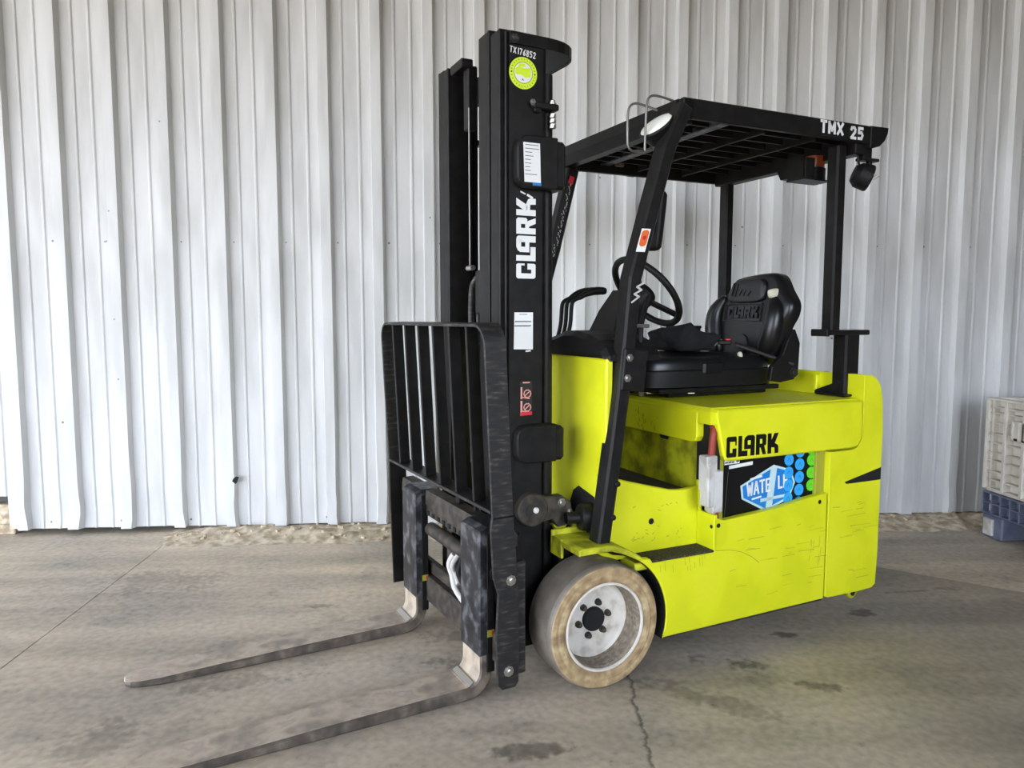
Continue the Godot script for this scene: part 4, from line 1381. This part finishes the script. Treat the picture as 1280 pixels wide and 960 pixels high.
func _mast(F: Node3D):
	var zo := 0.302
	# the mast stands a little askew, like the carriage on it
	var Y := Basis(Vector3.UP, deg_to_rad(2.6))
	var KM := Transform3D(Y, Vector3(-0.2, 0, 0.302) - Y * Vector3(-0.2, 0, 0.302))
	# nested rails: name, web z, flange z, front x, rear x, top
	var rails := [["outer_mast_rail", 0.302, 0.288, -0.285, -0.125, 2.318], ["middle_mast_rail", 0.282, 0.205, -0.300, -0.175, 2.330], ["inner_mast_rail", 0.190, 0.095, -0.300, -0.19, 2.355],
		["outer_mast_rail", -0.315, -0.260, -0.283, -0.125, 2.345], ["inner_mast_rail", -0.200, -0.252, -0.290, -0.18, 2.335]]
	for e in rails:
		var b := B.new()
		if e[1] < 0.0:
			b.X = KM
		var s: float = signf(e[1])
		var inw: float = signf(e[2] - e[1])
		var h: float = e[5]
		var yb := 0.10
		b.box(Vector3((e[3] + e[4]) * 0.5, (h + yb) * 0.5, e[1] + 0.006 * inw), Vector3(e[4] - e[3], h - yb, 0.012), 0.005)
		b.box(Vector3(e[3] + 0.009, (h + yb) * 0.5, (e[1] + e[2]) * 0.5), Vector3(0.018, h - yb, absf(e[1] - e[2])), 0.006)
		b.box(Vector3(e[4] - 0.009, (h + yb) * 0.5, (e[1] + e[2]) * 0.5), Vector3(0.018, h - yb, absf(e[1] - e[2])), 0.006)
		part(b, e[0], M.black, F)
	# cross members between the rails
	for e in [[2.24, -0.20, 0.10], [1.25, -0.16, 0.08], [0.35, -0.14, 0.14]]:
		var b := B.new()
		b.box(Vector3(e[1], e[0], -0.01), Vector3(0.03, e[2], 0.52), 0.004)
		part(b, "mast_cross_member", M.black, F)
	var b := B.new()
	b.box(Vector3(-0.295, 2.305, -0.085), Vector3(0.05, 0.035, 0.12), 0.004)
	part(b, "inner_cross_head", M.black, F)
	b = B.new()
	b.box(Vector3(-0.27, 2.18, -0.055), Vector3(0.04, 0.24, 0.05), 0.004)
	part(b, "hose_guide", M.black, F)
	# hooped tie beam at the top
	b = B.new()
	var oo := PackedVector2Array()
	var ii := PackedVector2Array()
	var rail := [Vector2(-0.27, 0.31), Vector2(-0.12, 0.31), Vector2(-0.08, 0.307), Vector2(-0.045, 0.298), Vector2(-0.015, 0.282), Vector2(0.008, 0.262), Vector2(0.023, 0.235), Vector2(0.03, 0.20), Vector2(0.03, -0.20), Vector2(0.023, -0.235), Vector2(0.008, -0.262), Vector2(-0.015, -0.282), Vector2(-0.045, -0.298), Vector2(-0.08, -0.307), Vector2(-0.12, -0.31), Vector2(-0.27, -0.31)]
	for p in rail:
		oo.append(Vector2(p.x, -p.y))
	for p in rail:
		ii.append(Vector2(minf(p.x - 0.004, 0.016) if absf(p.y) < 0.3 else p.x, -p.y * 0.955))
	ii.reverse()
	var tie := oo.duplicate()
	tie.append_array(ii)
	b.X = KM
	b.prism(tie, 2.276, 2.318, py(0.0), 0.003)
	var plate := pv([-0.12, -0.30, -0.05, -0.29, 0.0, -0.255, 0.02, -0.19, 0.02, 0.19, 0.0, 0.255, -0.05, 0.29, -0.12, 0.30])
	b.prism(plate, 2.276, 2.284, py(0.0))
	part(b, "mast_tie_beam", M.black, F)
	bolt("bolt", Vector3(-0.255, 2.292, zo + 0.008), Vector3(0, 0, 1), 0.013, 0.016, M.worn, F)
	# lift cylinders behind the rails
	for s in [1.0, -1.0]:
		b = B.new()
		b.tube(p3([-0.102, 0.2, 0.262 * s, -0.108, 2.20, 0.262 * s]), 0.027, 16)
		var cy := part(b, "lift_cylinder", M.black, F)
		b = B.new()
		b.box(Vector3(-0.135, 2.075, 0.305 * s), Vector3(0.10, 0.022, 0.045), 0.004)
		b.box(Vector3(-0.165, 2.07, 0.31 * s), Vector3(0.03, 0.035, 0.02), 0.004)
		part(b, "cylinder_clamp", M.black, cy)
		bolt("bolt", Vector3(-0.188, 2.083, 0.322 * s), Vector3(0, 0, s), 0.009, 0.008, M.steel, cy)
		bolt("clamp_bolt", Vector3(-0.103, 2.088, 0.31 * s), Vector3(0, 1, 0), 0.010, 0.016, M.bright, cy)
		b = B.new()
		for k in 3:
			b.lathe(pv([0, 0, 0.013, 0, 0.013, 0.014, 0, 0.014]), axis(Vector3(-0.103, 2.005 + 0.018 * k, 0.31 * s), Vector3.UP), 6)
		part(b, "lock_nut", M.bright, cy)
		# hose with a coiled spring guard behind the cylinder
		b = B.new()
		b.tube(p3([-0.075, 0.6, 0.235 * s, -0.078, 2.15, 0.235 * s]), 0.009, 7)
		part(b, "lift_hose", M.deep, cy)
	# roller covers
	for e in [[1.785, 1.965, 0.345], [0.805, 0.943, 0.345]]:
		b = B.new()
		b.prism(rrect(-0.258, e[0], -0.098, e[1], [0.045, 0.004, 0.004, 0.045]), 0.30, e[2], Transform3D.IDENTITY, 0.004)
		b.box(Vector3(-0.085, (e[0] + e[1]) * 0.5 - 0.004, 0.285), Vector3(0.05, e[1] - e[0] - 0.01, 0.11), 0.012)
		var rc := part(b, "roller_cover", M.black, F)
		if e[0] > 1.5:
			b = B.new()
			b.prism(pv([-0.232, 1.803, -0.168, 1.803, -0.172, 1.938, -0.237, 1.938]), 0, 0.001, pz(0.345))
			var nt := part(b, "inspection_notice", M.paper, rc)
			b = B.new()
			for k in 9:
				b.line([Vector2(-0.229, 1.93 - 0.0125 * k), Vector2(-0.229 + [0.05, 0.052, 0.025, 0.03, 0.02, 0.022, 0.018, 0.02, 0.045][k], 1.93 - 0.0125 * k)], 0.0022, pz(0.345), 0.0014)
			part(b, "notice_print", M.ink, nt)
			b = B.new()
			b.prism(pv([-0.20, 1.793, -0.166, 1.793, -0.167, 1.803, -0.20, 1.803]), 0, 0.0012, pz(0.345))
			part(b, "notice_corner", M.blue, nt)
	# white name, stickers and chalk number on the near rail
	b = B.new()
	b.wordmark(Transform3D(Basis(Vector3(0, 1, 0), Vector3(-1, 0, 0), Vector3(0, 0, 1)), Vector3(-0.166, 1.471, zo)), 0.0703, 0.077)
	b.line([Vector2(-0.225, 1.776), Vector2(-0.208, 1.769)], 0.005, pz(zo))
	b.line([Vector2(-0.198, 1.766), Vector2(-0.180, 1.757)], 0.008, pz(zo))
	part(b, "wordmark", M.paper, F)
	b = B.new()
	var cap := PackedVector2Array()
	b.prism(disc(0.0545, 36, Vector2(-0.2165, 2.183)), 0, 0.001, pz(zo))
	var rs := part(b, "round_sticker", M.lime, F)
	b = B.new()
	b.prism(disc(0.037, 28, Vector2(-0.2165, 2.184)), 0, 0.0016, pz(zo))
	part(b, "sticker_ring", M.olive, rs)
	b = B.new()
	b.prism(disc(0.0345, 28, Vector2(-0.2165, 2.184)), 0, 0.0020, pz(zo))
	part(b, "sticker_centre", M.paper, rs)
	b = B.new()
	b.prism(pv([-0.248, 2.196, -0.235, 2.205, -0.214, 2.200, -0.190, 2.203, -0.186, 2.190, -0.188, 2.172, -0.208, 2.168, -0.226, 2.176, -0.247, 2.176]), 0, 0.0024, pz(zo))
	b.prism(pv([-0.240, 2.205, -0.232, 2.214, -0.212, 2.215, -0.205, 2.206, -0.220, 2.203]), 0, 0.0024, pz(zo))
	part(b, "sticker_picture", M.lime, rs)
	b = B.new()
	for k in 26:
		var t := TAU * k / 26.0
		if k % 13 in [0]:
			continue
		var o := Vector2(-0.2165, 2.1835) + Vector2(cos(t), sin(t)) * 0.0445
		b.line([o, o + Vector2(cos(t + 0.4), sin(t + 0.4)) * 0.004], 0.0016, pz(zo), 0.0014)
	for s in [-1.0, 1.0]:
		b.prism(disc(0.0028, 8, Vector2(-0.2165 + s * 0.0455, 2.1835)), 0, 0.0016, pz(zo))
	b.line([Vector2(-0.222, 2.158), Vector2(-0.219, 2.163), Vector2(-0.216, 2.158)], 0.002, pz(zo), 0.0026)
	part(b, "sticker_print", M.dull, rs)
	b = B.new()
	var hand := Transform3D(Basis(Vector3(1, -0.10, 0), Vector3(0.08, 1, 0), Vector3(0, 0, 1)), Vector3(-0.268, 2.249, zo))
	b.text("TX176852", Vector2(0, 0), 0.0085, 0.019, 0.0055, 0.0034, hand)
	part(b, "chalk_number", M.paper, F)
	b = B.new()
	b.prism(pv([-0.253, 1.218, -0.176, 1.216, -0.176, 1.350, -0.250, 1.350]), 0, 0.001, pz(zo))
	b.prism(pv([-0.205, 1.207, -0.185, 1.209, -0.185, 1.214, -0.205, 1.213]), 0, 0.001, pz(zo))
	var cd := part(b, "white_card", M.paper, F)
	b = B.new()
	for k in 9:
		b.line([Vector2(-0.247 + 0.0072 * k, 1.316 + (k % 2) * 0.001), Vector2(-0.2425 + 0.0072 * k, 1.318)], 0.004, pz(zo), 0.0014)
		b.line([Vector2(-0.249 + 0.0074 * k, 1.301 - (k % 2) * 0.001), Vector2(-0.2445 + 0.0074 * k, 1.303)], 0.004, pz(zo), 0.0014)
	b.line([Vector2(-0.23, 1.343), Vector2(-0.20, 1.343)], 0.002, pz(zo), 0.0014)
	part(b, "card_print", M.ink, cd)
	b = B.new()   # red and white pictogram label
	b.prism(pv([-0.227, 0.975, -0.178, 0.978, -0.178, 1.100, -0.227, 1.100]), 0, 0.0006, pz(zo))
	var pl := part(b, "pictogram_label", M.dull, F)
	b = B.new()
	for y in [1.005, 1.055]:
		b.line([Vector2(-0.222, y - 0.016), Vector2(-0.222, y + 0.022)], 0.007, pz(zo), 0.0012)
		b.line([Vector2(-0.222, y - 0.012), Vector2(-0.19, y - 0.018)], 0.004, pz(zo), 0.0012)
		var rr := []
		for k in 11:
			rr.append(Vector2(-0.198, y) + Vector2(cos(TAU * k / 10.0), sin(TAU * k / 10.0)) * 0.014)
		b.line(rr, 0.004, pz(zo), 0.0012)
		b.line([Vector2(-0.206, y - 0.006), Vector2(-0.192, y + 0.006)], 0.004, pz(zo), 0.0012)
	b.line([Vector2(-0.215, 1.096), Vector2(-0.19, 1.096)], 0.005, pz(zo), 0.0012)
	part(b, "pictogram", M.pink, pl)
	b = B.new()
	b.prism(pv([-0.227, 0.975, -0.179, 0.977, -0.179, 0.989, -0.227, 0.988]), 0, 0.0014, pz(zo))
	part(b, "label_bar", M.red, pl)

	# tilt anchor: disc, arm and cylinder
	b = B.new()
	b.lathe(pv([0.062, 0, 0.062, 0.035, 0.057, 0.04, 0.03, 0.041, 0.03, 0.044, 0, 0.044]), axis(Vector3(-0.19, 0.628, 0.30), Vector3(0, 0, 1)), 32)
	b.prism(pv([-0.20, 0.685, -0.13, 0.672, -0.07, 0.672, -0.03, 0.645, -0.025, 0.61, -0.05, 0.555, -0.085, 0.553, -0.11, 0.585, -0.17, 0.575]), 0.30, 0.335, Transform3D.IDENTITY, 0.004)
	var an := part(b, "tilt_anchor", M.brown, F)
	b = B.new()
	b.lathe(pv([0.011, 0, 0.011, 0.006, 0.008, 0.009, 0, 0.01]), axis(Vector3(-0.183, 0.630, 0.343), Vector3(0, 0, 1)), 16)
	part(b, "grease_cap", M.paper, an)
	bolt("bolt", Vector3(-0.07, 0.645, 0.333), Vector3(0, 0, 1), 0.013, 0.014, M.bright, an)
	bolt("bolt", Vector3(-0.035, 0.607, 0.333), Vector3(0, 0, 1), 0.009, 0.012, M.bright, an)
	b = B.new()
	b.prism(pv([-0.095, 0.556, -0.03, 0.60, -0.025, 0.575, -0.045, 0.535, -0.08, 0.535]), 0.29, 0.318, Transform3D.IDENTITY, 0.003)
	part(b, "anchor_tab", M.yellow_dirty, an)
	b = B.new()
	b.lathe(pv([0.022, 0, 0.022, 0.05, 0.046, 0.052, 0.05, 0.06, 0.05, 0.14, 0, 0.14]), axis(Vector3(-0.075, 0.595, 0.375), Vector3(1, 0.0, 0.18)), 28)
	part(b, "tilt_cylinder", M.plastic, F)
	b = B.new()
	b.box(Vector3(-0.20, 0.47, 0.285), Vector3(0.13, 0.24, 0.03), 0.006)
	part(b, "mast_foot_plate", M.brown, F)

	# hoses in the middle of the mast
	b = B.new()
	b.tube(curve(p3([-0.275, 0.75, -0.03, -0.28, 1.2, -0.035, -0.28, 1.42, -0.03, -0.275, 1.475, -0.005, -0.26, 1.50, 0.02]), 6), 0.012, 10)
	b.tube(curve(p3([-0.265, 0.75, 0.005, -0.265, 1.25, 0.005, -0.265, 1.37, 0.01, -0.26, 1.42, 0.03]), 6), 0.010, 10)
	part(b, "hydraulic_hose", M.worn, F)
	b = B.new()
	b.tube(p3([-0.29, 1.525, -0.04, -0.29, 1.525, 0.012]), 0.011, 10)
	var hf := part(b, "hose_fitting", M.bright, F)
	b = B.new()
	b.box(Vector3(-0.255, 1.43, 0.03), Vector3(0.05, 0.17, 0.05), 0.006)
	part(b, "hose_bracket", M.black, hf)
	b = B.new()
	for k in 60:   # lift chain
		b.box(Vector3(-0.25, 0.72 + 0.0125 * k, 0.022), Vector3(0.012, 0.009, 0.014 if k % 2 == 0 else 0.02), 0.002)
	part(b, "lift_chain", M.dull, F).set_meta("kind", "stuff")
	b = B.new()
	b.tube(p3([-0.285, 1.53, -0.03, -0.287, 2.14, -0.03]), 0.0035, 6)
	part(b, "guide_rod", M.steel, F)


# everything that rides up the mast sits a little askew
func _carriage(F: Node3D):
	var K := Transform3D(Basis(Vector3.UP, deg_to_rad(2.6)), Vector3(-0.455, 0, 0))
	# forks: swept L with a tapered, rounded tip
	var zs := [[0.258, 0.413], [-0.362, -0.215]]
	for e in zs:
		var b := B.new()
		b.X = K
		var bt := B.new()
		bt.X = K
		var z0: float = e[0]
		var z1: float = e[1]
		var zc := (z0 + z1) * 0.5
		var hw := (z1 - z0) * 0.5
		# stations along the blade: x, half width, bottom, top
		var S := [[-1.10, 0.018, 0.010, 0.018], [-1.095, 0.036, 0.006, 0.021], [-1.08, 0.050, 0.004, 0.023], [-1.05, 0.062, 0.003, 0.025], [-0.98, 0.074, 0.002, 0.028], [-0.86, hw, 0.002, 0.032], [-0.5, hw, 0.002, 0.042], [-0.10, hw, 0.003, 0.048], [-0.045, hw, 0.004, 0.050]]
		var ch := 0.006
		var ring := func(s: Array) -> Array:
			var x: float = s[0]
			var w: float = s[1]
			return [Vector3(x, s[2], zc - w + ch), Vector3(x, s[2], zc + w - ch), Vector3(x, s[2] + ch, zc + w), Vector3(x, s[3] - ch, zc + w), Vector3(x, s[3], zc + w - ch), Vector3(x, s[3], zc - w + ch), Vector3(x, s[3] - ch, zc - w), Vector3(x, s[2] + ch, zc - w)]
		var rings := []
		for s in S:
			rings.append(ring.call(s))
		# heel bend, then the shank
		for k in 7:
			var a := PI * 0.5 * k / 6.0
			var ro := 0.095
			var o := Vector2(-0.045, 0.099)
			var bo := o + Vector2(sin(a), -cos(a)) * ro
			var ri := 0.048
			var bi := o + Vector2(sin(a), -cos(a)) * ri
			var r := []
			var d := (bi - bo).normalized()
			for m in [[bo, -hw + ch], [bo, hw - ch], [bo + d * ch, hw], [bi - d * ch, hw], [bi, hw - ch], [bi, -hw + ch], [bi - d * ch, -hw], [bo + d * ch, -hw]]:
				r.append(Vector3(m[0].x, m[0].y, zc + m[1]))
			rings.append(r)
		for y in [0.30, 0.575]:
			var r := []
			var xo := 0.050
			var xi := 0.002 if y < 0.5 else 0.008
			for m in [[xo, -hw + ch], [xo, hw - ch], [xo - ch, hw], [xi + ch, hw], [xi, hw - ch], [xi, -hw + ch], [xi + ch, -hw], [xo - ch, -hw]]:
				r.append(Vector3(m[0], y, zc + m[1]))
			rings.append(r)
		for i in rings.size() - 1:
			b.flat()
			for k in 8:
				var l := (k + 1) % 8
				var w := bt if k == 4 else b
				w.q(rings[i][l], rings[i][k], rings[i + 1][k], rings[i + 1][l])
		for k in range(1, 7):
			b.t(rings[0][0], rings[0][k], rings[0][k + 1])
			var n: Array = rings[rings.size() - 1]
			b.t(n[0], n[k + 1], n[k])
		var fk := part(b, "fork", M.fork_side, F)
		part(bt, "worn_face", M.fork, fk)
		# painted black upper shank, its hook and hanger, and the label
		b = B.new()
		b.X = K
		b.box(Vector3(0.026, 0.375, zc), Vector3(0.058, 0.45, hw * 2 + 0.004), 0.006)
		b.prism(pv([-0.002, 0.595, 0.0, 0.56, 0.056, 0.56, 0.115, 0.60, 0.115, 0.612, 0.03, 0.612]), zc - hw, zc + hw, Transform3D.IDENTITY, 0.004)
		part(b, "fork_shank", M.scuff_grey, fk)
		b = B.new()
		b.X = K
		b.box(Vector3(0.042, 0.34, zc), Vector3(0.032, 0.50, hw * 2 + 0.008), 0.004)
		part(b, "shank_side", M.black, fk)
		b = B.new()
		b.X = K
		b.box(Vector3(-0.030, 0.058, zc), Vector3(0.022, 0.003, hw * 2 - 0.012), 0.001, Basis(Vector3(0, 0, 1), 0.6))
		part(b, "heel_wear", M.bright, fk)
		b = B.new()
		b.X = K
		b.prism(pv([0.028, 0.22, 0.055, 0.22, 0.055, 0.245, 0.028, 0.245]), 0, 0.001, pz(z1 + 0.0045))
		var lb := part(b, "capacity_label", M.olive, fk)
		b = B.new()
		b.X = K
		b.prism(pv([0.044, 0.226, 0.053, 0.226, 0.053, 0.242, 0.044, 0.242]), 0, 0.0016, pz(z1 + 0.0045))
		part(b, "label_print", M.red, lb)

	# carriage: upper toothed bar, side-shift cylinder, lower bar, uprights
	var b := B.new()
	b.X = K
	b.box(Vector3(0.075, 0.555, -0.01), Vector3(0.05, 0.11, 0.98), 0.006)
	b.prism(pv([0.045, 0.585, 0.05, 0.61, 0.10, 0.612, 0.115, 0.59, 0.115, 0.55, 0.045, 0.55]), -0.50, 0.48, Transform3D.IDENTITY, 0.004)
	var up := part(b, "carriage_top_bar", M.brown, F)
	b = B.new()
	b.X = K
	for k in 17:
		b.box(Vector3(0.05, 0.517, -0.46 + 0.055 * k), Vector3(0.012, 0.018, 0.022), 0.002)
	part(b, "bar_notch", M.deep, up).set_meta("kind", "stuff")
	b = B.new()
	b.X = K
	b.tube(p3([0.065, 0.445, -0.20, 0.065, 0.445, 0.42]), 0.028, 16)
	part(b, "side_shift_cylinder", M.brown, F)
	b = B.new()
	b.X = K
	b.box(Vector3(0.07, 0.185, -0.01), Vector3(0.045, 0.11, 0.96), 0.006)
	b.box(Vector3(0.09, 0.265, -0.01), Vector3(0.03, 0.05, 0.90), 0.004)
	part(b, "carriage_bottom_bar", M.brown, F)
	for z in [-0.46, -0.055, 0.16, 0.44]:
		b = B.new()
		b.X = K
		b.box(Vector3(0.11, 0.37, z), Vector3(0.05, 0.44, 0.05), 0.005)
		part(b, "carriage_upright", M.brown if z < 0.3 else M.black, F)
	b = B.new()
	b.X = K
	b.box(Vector3(0.13, 0.39, 0.21), Vector3(0.02, 0.40, 0.42), 0.0)
	part(b, "carriage_plate", M.deep, F)
	b = B.new()   # bundle of hoses in plastic wrap
	b.X = K
	b.tube(curve(p3([0.055, 0.415, 0.07, 0.045, 0.37, 0.045, 0.05, 0.33, 0.06, 0.045, 0.29, 0.10, 0.06, 0.25, 0.15])), 0.013, 9)
	b.tube(curve(p3([0.06, 0.42, 0.10, 0.035, 0.385, 0.10, 0.05, 0.345, 0.085, 0.05, 0.31, 0.12])), 0.010, 9)
	part(b, "wrapped_hose", M.plug, F)
	b = B.new()
	b.X = K
	b.tube(curve(p3([0.07, 0.415, 0.12, 0.05, 0.36, 0.12, 0.06, 0.31, 0.145, 0.06, 0.22, 0.19])), 0.011, 9)
	part(b, "carriage_hose", M.deep, F)
	b = B.new()
	b.X = K
	b.tube(curve(p3([0.09, 0.41, 0.03, 0.085, 0.30, 0.02, 0.085, 0.23, 0.05])), 0.009, 9)
	part(b, "carriage_hose", M.deep, F)
	b = B.new()   # lift eye over the top bar
	b.X = K
	b.box(Vector3(0.085, 0.64, 0.06), Vector3(0.03, 0.06, 0.03), 0.006)
	b.box(Vector3(0.09, 0.66, 0.20), Vector3(0.02, 0.12, 0.012), 0.003)
	b.box(Vector3(0.09, 0.66, 0.36), Vector3(0.02, 0.12, 0.012), 0.003)
	part(b, "chain_anchor", M.black, F)

	# load backrest: one flat bar bent round, uprights, lower bar
	b = B.new()
	b.X = K
	var zn := 0.50
	var zf := -0.575
	var top := 1.312
	var o := PackedVector2Array()
	var r := 0.075
	var t := 0.011
	o.append(Vector2(zf, 0.66))
	for k in 9:
		var a := PI - PI * 0.5 * k / 8.0
		o.append(Vector2(zf + r, top - r) + Vector2(cos(a), sin(a)) * r)
	for k in 9:
		var a := PI * 0.5 - PI * 0.5 * k / 8.0
		o.append(Vector2(zn - r, top - r) + Vector2(cos(a), sin(a)) * r)
	o.append(Vector2(zn, 0.66))
	o.append(Vector2(zn - t, 0.66))
	for k in 9:
		var a := PI * 0.5 * k / 8.0
		o.append(Vector2(zn - r, top - r) + Vector2(cos(a), sin(a)) * (r - t))
	for k in 9:
		var a := PI * 0.5 + PI * 0.5 * k / 8.0
		o.append(Vector2(zf + r, top - r) + Vector2(cos(a), sin(a)) * (r - t))
	o.append(Vector2(zf + t, 0.66))
	# its upper part leans forward a little
	var lean := Transform3D(Basis(Vector3(0, 0, 1), 0.047), Vector3(0.008 + 0.66 * 0.047, 0, 0))
	b.prism(o, -0.078, 0.0, lean * px(0.0), 0.002)
	var fr := part(b, "backrest_frame", M.worn, F)
	b = B.new()
	b.X = K
	b.prism(pv([0.008, 0.67, 0.002, 0.625, 0.012, 0.46, 0.030, 0.40, 0.022, 0.25, 0.028, 0.08, 0.045, 0.062, 0.095, 0.062, 0.108, 0.08, 0.108, 0.40, 0.092, 0.60, 0.088, 0.67]), zn - t, zn, Transform3D.IDENTITY, 0.002)
	part(b, "backrest_side_plate", M.worn, fr)
	b = B.new()
	b.X = K
	b.prism(pv([0.008, 0.67, 0.012, 0.46, 0.022, 0.10, 0.07, 0.10, 0.09, 0.60, 0.088, 0.67]), zf, zf + t, Transform3D.IDENTITY, 0.002)
	part(b, "backrest_side_plate", M.black, fr)
	b = B.new()
	b.X = K
	b.box(Vector3(0.125, 0.295, zn - 0.03), Vector3(0.042, 0.40, 0.02), 0.003)
	part(b, "side_guard", M.worn, fr)
	for e in [[0.077, 0.443], [0.068, 0.125]]:
		var lo := B.new()
		lo.X = K
		lo.lathe(pv([0.019, 0, 0.019, 0.003, 0.013, 0.003, 0.013, 0.012, 0.009, 0.014, 0, 0.014]), axis(Vector3(e[0], e[1], zn), Vector3(0, 0, 1)), 8)
		part(lo, "bolt", M.bright, fr)
	b = B.new()
	b.X = K
	b.box(Vector3(0.044, 0.684, (zn + zf) * 0.5), Vector3(0.082, 0.012, zn - zf - t * 2), 0.002)
	part(b, "backrest_lower_bar", M.worn, fr)
	for k in 6:
		b = B.new()
		b.X = K
		var z := zf + (zn - zf) * (k + 1) / 7.0
		b.prism(pv([0.010, 0.69, 0.056, 0.69, 0.028, 1.302, -0.018, 1.302]), z - 0.006, z + 0.006, Transform3D.IDENTITY, 0.002)
		part(b, "backrest_bar", M.black, fr)


# ---------------------------------------------------------------- crates at the right edge
func _crates():
	var X0 := 2.87
	var z0 := -1.238
	var L := 1.2
	var W := 1.0
	# lower: blue pallet box base with a grid of ribs
	var o := Node3D.new()
	o.name = "pallet_box"
	o.position = Vector3(X0, 0, z0)
	add_child(o)
	tag(o, "blue plastic pallet box with gridded sides, standing on the floor under the grey one", "crate")
	var b := B.new()
	b.box(Vector3(W * 0.5, 0.205, L * 0.5), Vector3(W - 0.09, 0.13, L - 0.09), 0.004)
	part(b, "body", M.crate_blue, o)
	# ribs of the side that is seen, each a piece
	for e in [0.274, 0.213, 0.150]:
		b = B.new()
		b.box(Vector3(0.023, e, L * 0.5), Vector3(0.046, 0.009, L), 0.002)
		part(b, "rail", M.crate_blue, o)
	for k in 17:
		b = B.new()
		b.box(Vector3(0.023, 0.211, 0.004 + (L - 0.008) * k / 16.0), Vector3(0.045, 0.13, 0.009), 0.002)
		part(b, "rib", M.crate_blue, o)
	for k in 13:
		b = B.new()
		b.box(Vector3(0.004 + (W - 0.008) * k / 12.0, 0.211, L - 0.023), Vector3(0.008, 0.13, 0.045), 0.002)
		part(b, "rib", M.crate_blue, o)
	for zc in [0.09, 0.6, 1.11]:
		for xc in [0.09, 0.5, 0.91]:
			b = B.new()
			b.box(Vector3(xc, 0.075, zc), Vector3(0.17, 0.14, 0.17), 0.008)
			var ft := part(b, "foot", M.crate_blue, o)
			if xc < 0.2:
				b = B.new()
				b.box(Vector3(0.0, 0.07, zc - 0.02), Vector3(0.02, 0.10, 0.075), 0.004)
				part(b, "foot_cap", M.plug, ft)
	b = B.new()
	b.box(Vector3(W * 0.5, 0.012, 0.09), Vector3(W - 0.02, 0.02, 0.12), 0.004)
	b.box(Vector3(W * 0.5, 0.012, L - 0.09), Vector3(W - 0.02, 0.02, 0.12), 0.004)
	part(b, "skid", M.crate_blue, o)
	# upper: grey ribbed box
	o = Node3D.new()
	o.name = "pallet_box_001"
	o.position = Vector3(X0, 0.281, z0)
	add_child(o)
	tag(o, "grey ribbed plastic pallet box stacked on the blue one at the right", "crate")
	var H := 0.571
	b = B.new()
	b.box(Vector3(W * 0.5, H * 0.5, 0.035), Vector3(W - 0.03, H - 0.01, 0.02), 0.003)
	b.box(Vector3(W * 0.5, H * 0.5, L - 0.035), Vector3(W - 0.03, H - 0.01, 0.02), 0.003)
	b.box(Vector3(0.06, H * 0.5, L * 0.5), Vector3(0.02, H - 0.01, L - 0.03), 0.003)
	b.box(Vector3(W - 0.04, H * 0.5, L * 0.5), Vector3(0.02, H - 0.01, L - 0.03), 0.003)
	b.box(Vector3(W * 0.5, 0.01, L * 0.5), Vector3(W - 0.03, 0.018, L - 0.03), 0.003)
	part(b, "body", M.crate_grey, o)
	b = B.new()
	b.box(Vector3(0.022, H - 0.008, L * 0.5), Vector3(0.044, 0.014, L), 0.003)
	b.box(Vector3(W - 0.022, H - 0.008, L * 0.5), Vector3(0.044, 0.014, L), 0.003)
	b.box(Vector3(W * 0.5, H - 0.008, 0.022), Vector3(W - 0.06, 0.014, 0.044), 0.003)
	b.box(Vector3(W * 0.5, H - 0.008, L - 0.022), Vector3(W - 0.06, 0.014, 0.044), 0.003)
	part(b, "rim", M.crate_grey, o)
	for y in [0.515, 0.48, 0.42, 0.355, 0.30, 0.24, 0.19, 0.125, 0.075, 0.02]:
		b = B.new()
		b.box(Vector3(0.030, y, L * 0.5), Vector3(0.042, 0.008, L - 0.01), 0.002)
		part(b, "rib", M.crate_grey, o)
	for z in [0.006, 0.155, 0.30, 0.60, 0.90, 1.045, 1.194]:
		b = B.new()
		b.box(Vector3(0.026, H * 0.5, z), Vector3(0.052, H - 0.03, 0.024), 0.002)
		part(b, "post", M.crate_grey, o)
	b = B.new()
	b.box(Vector3(0.024, 0.395, 0.29), Vector3(0.048, 0.115, 0.18), 0.005)
	var hd := part(b, "handle_panel", M.crate_grey, o)
	for k in 4:
		b = B.new()
		b.box(Vector3(0.0, 0.40, 0.22 + 0.045 * k), Vector3(0.008, 0.10, 0.008), 0.001)
		part(b, "handle_rib", M.crate_grey, hd)
	b = B.new()
	b.box(Vector3(-0.001, 0.348, 0.245), Vector3(0.004, 0.014, 0.025), 0.0)
	part(b, "handle_slot", M.deep, hd)
	b = B.new()
	b.box(Vector3(-0.001, 0.348, 0.31), Vector3(0.004, 0.014, 0.025), 0.0)
	part(b, "handle_slot", M.deep, hd)


# ---------------------------------------------------------------- crumpled cloth on the seat
func _cloth():
	var b := B.new()
	var n := noise(2.2, 91, FastNoiseLite.TYPE_SIMPLEX_SMOOTH, 4)
	var f := func(p: Vector3) -> Vector3:
		var k := clampf(p.y / 0.05 + 0.4, 0.0, 1.0)
		var q := p
		q.y += n.get_noise_2d(p.x * 3.0, p.z * 3.0) * 0.04 * k + 0.035 * exp(-pow((p.x + 0.05) / 0.06, 2.0)) * k
		q.x += n.get_noise_2d(p.z * 4.0 + 9.0, p.y * 6.0) * 0.03
		q.z += n.get_noise_2d(p.x * 4.0 + 19.0, p.y * 6.0) * 0.03
		return q
	b.rbox(Vector3.ZERO, Vector3(0.25, 0.075, 0.25), 0.036, 14, Basis.IDENTITY, f)
	var c := part(b, "cloth", M.cloth, self)
	var T := Transform3D(Basis(Vector3.UP, deg_to_rad(21.5)), Vector3.ZERO)
	c.position = T * Vector3(0.73, 1.222, 0.02)
	c.rotation.y = deg_to_rad(21.5)
	tag(c, "crumpled black cloth lying on the forklift seat cushion", "cloth")
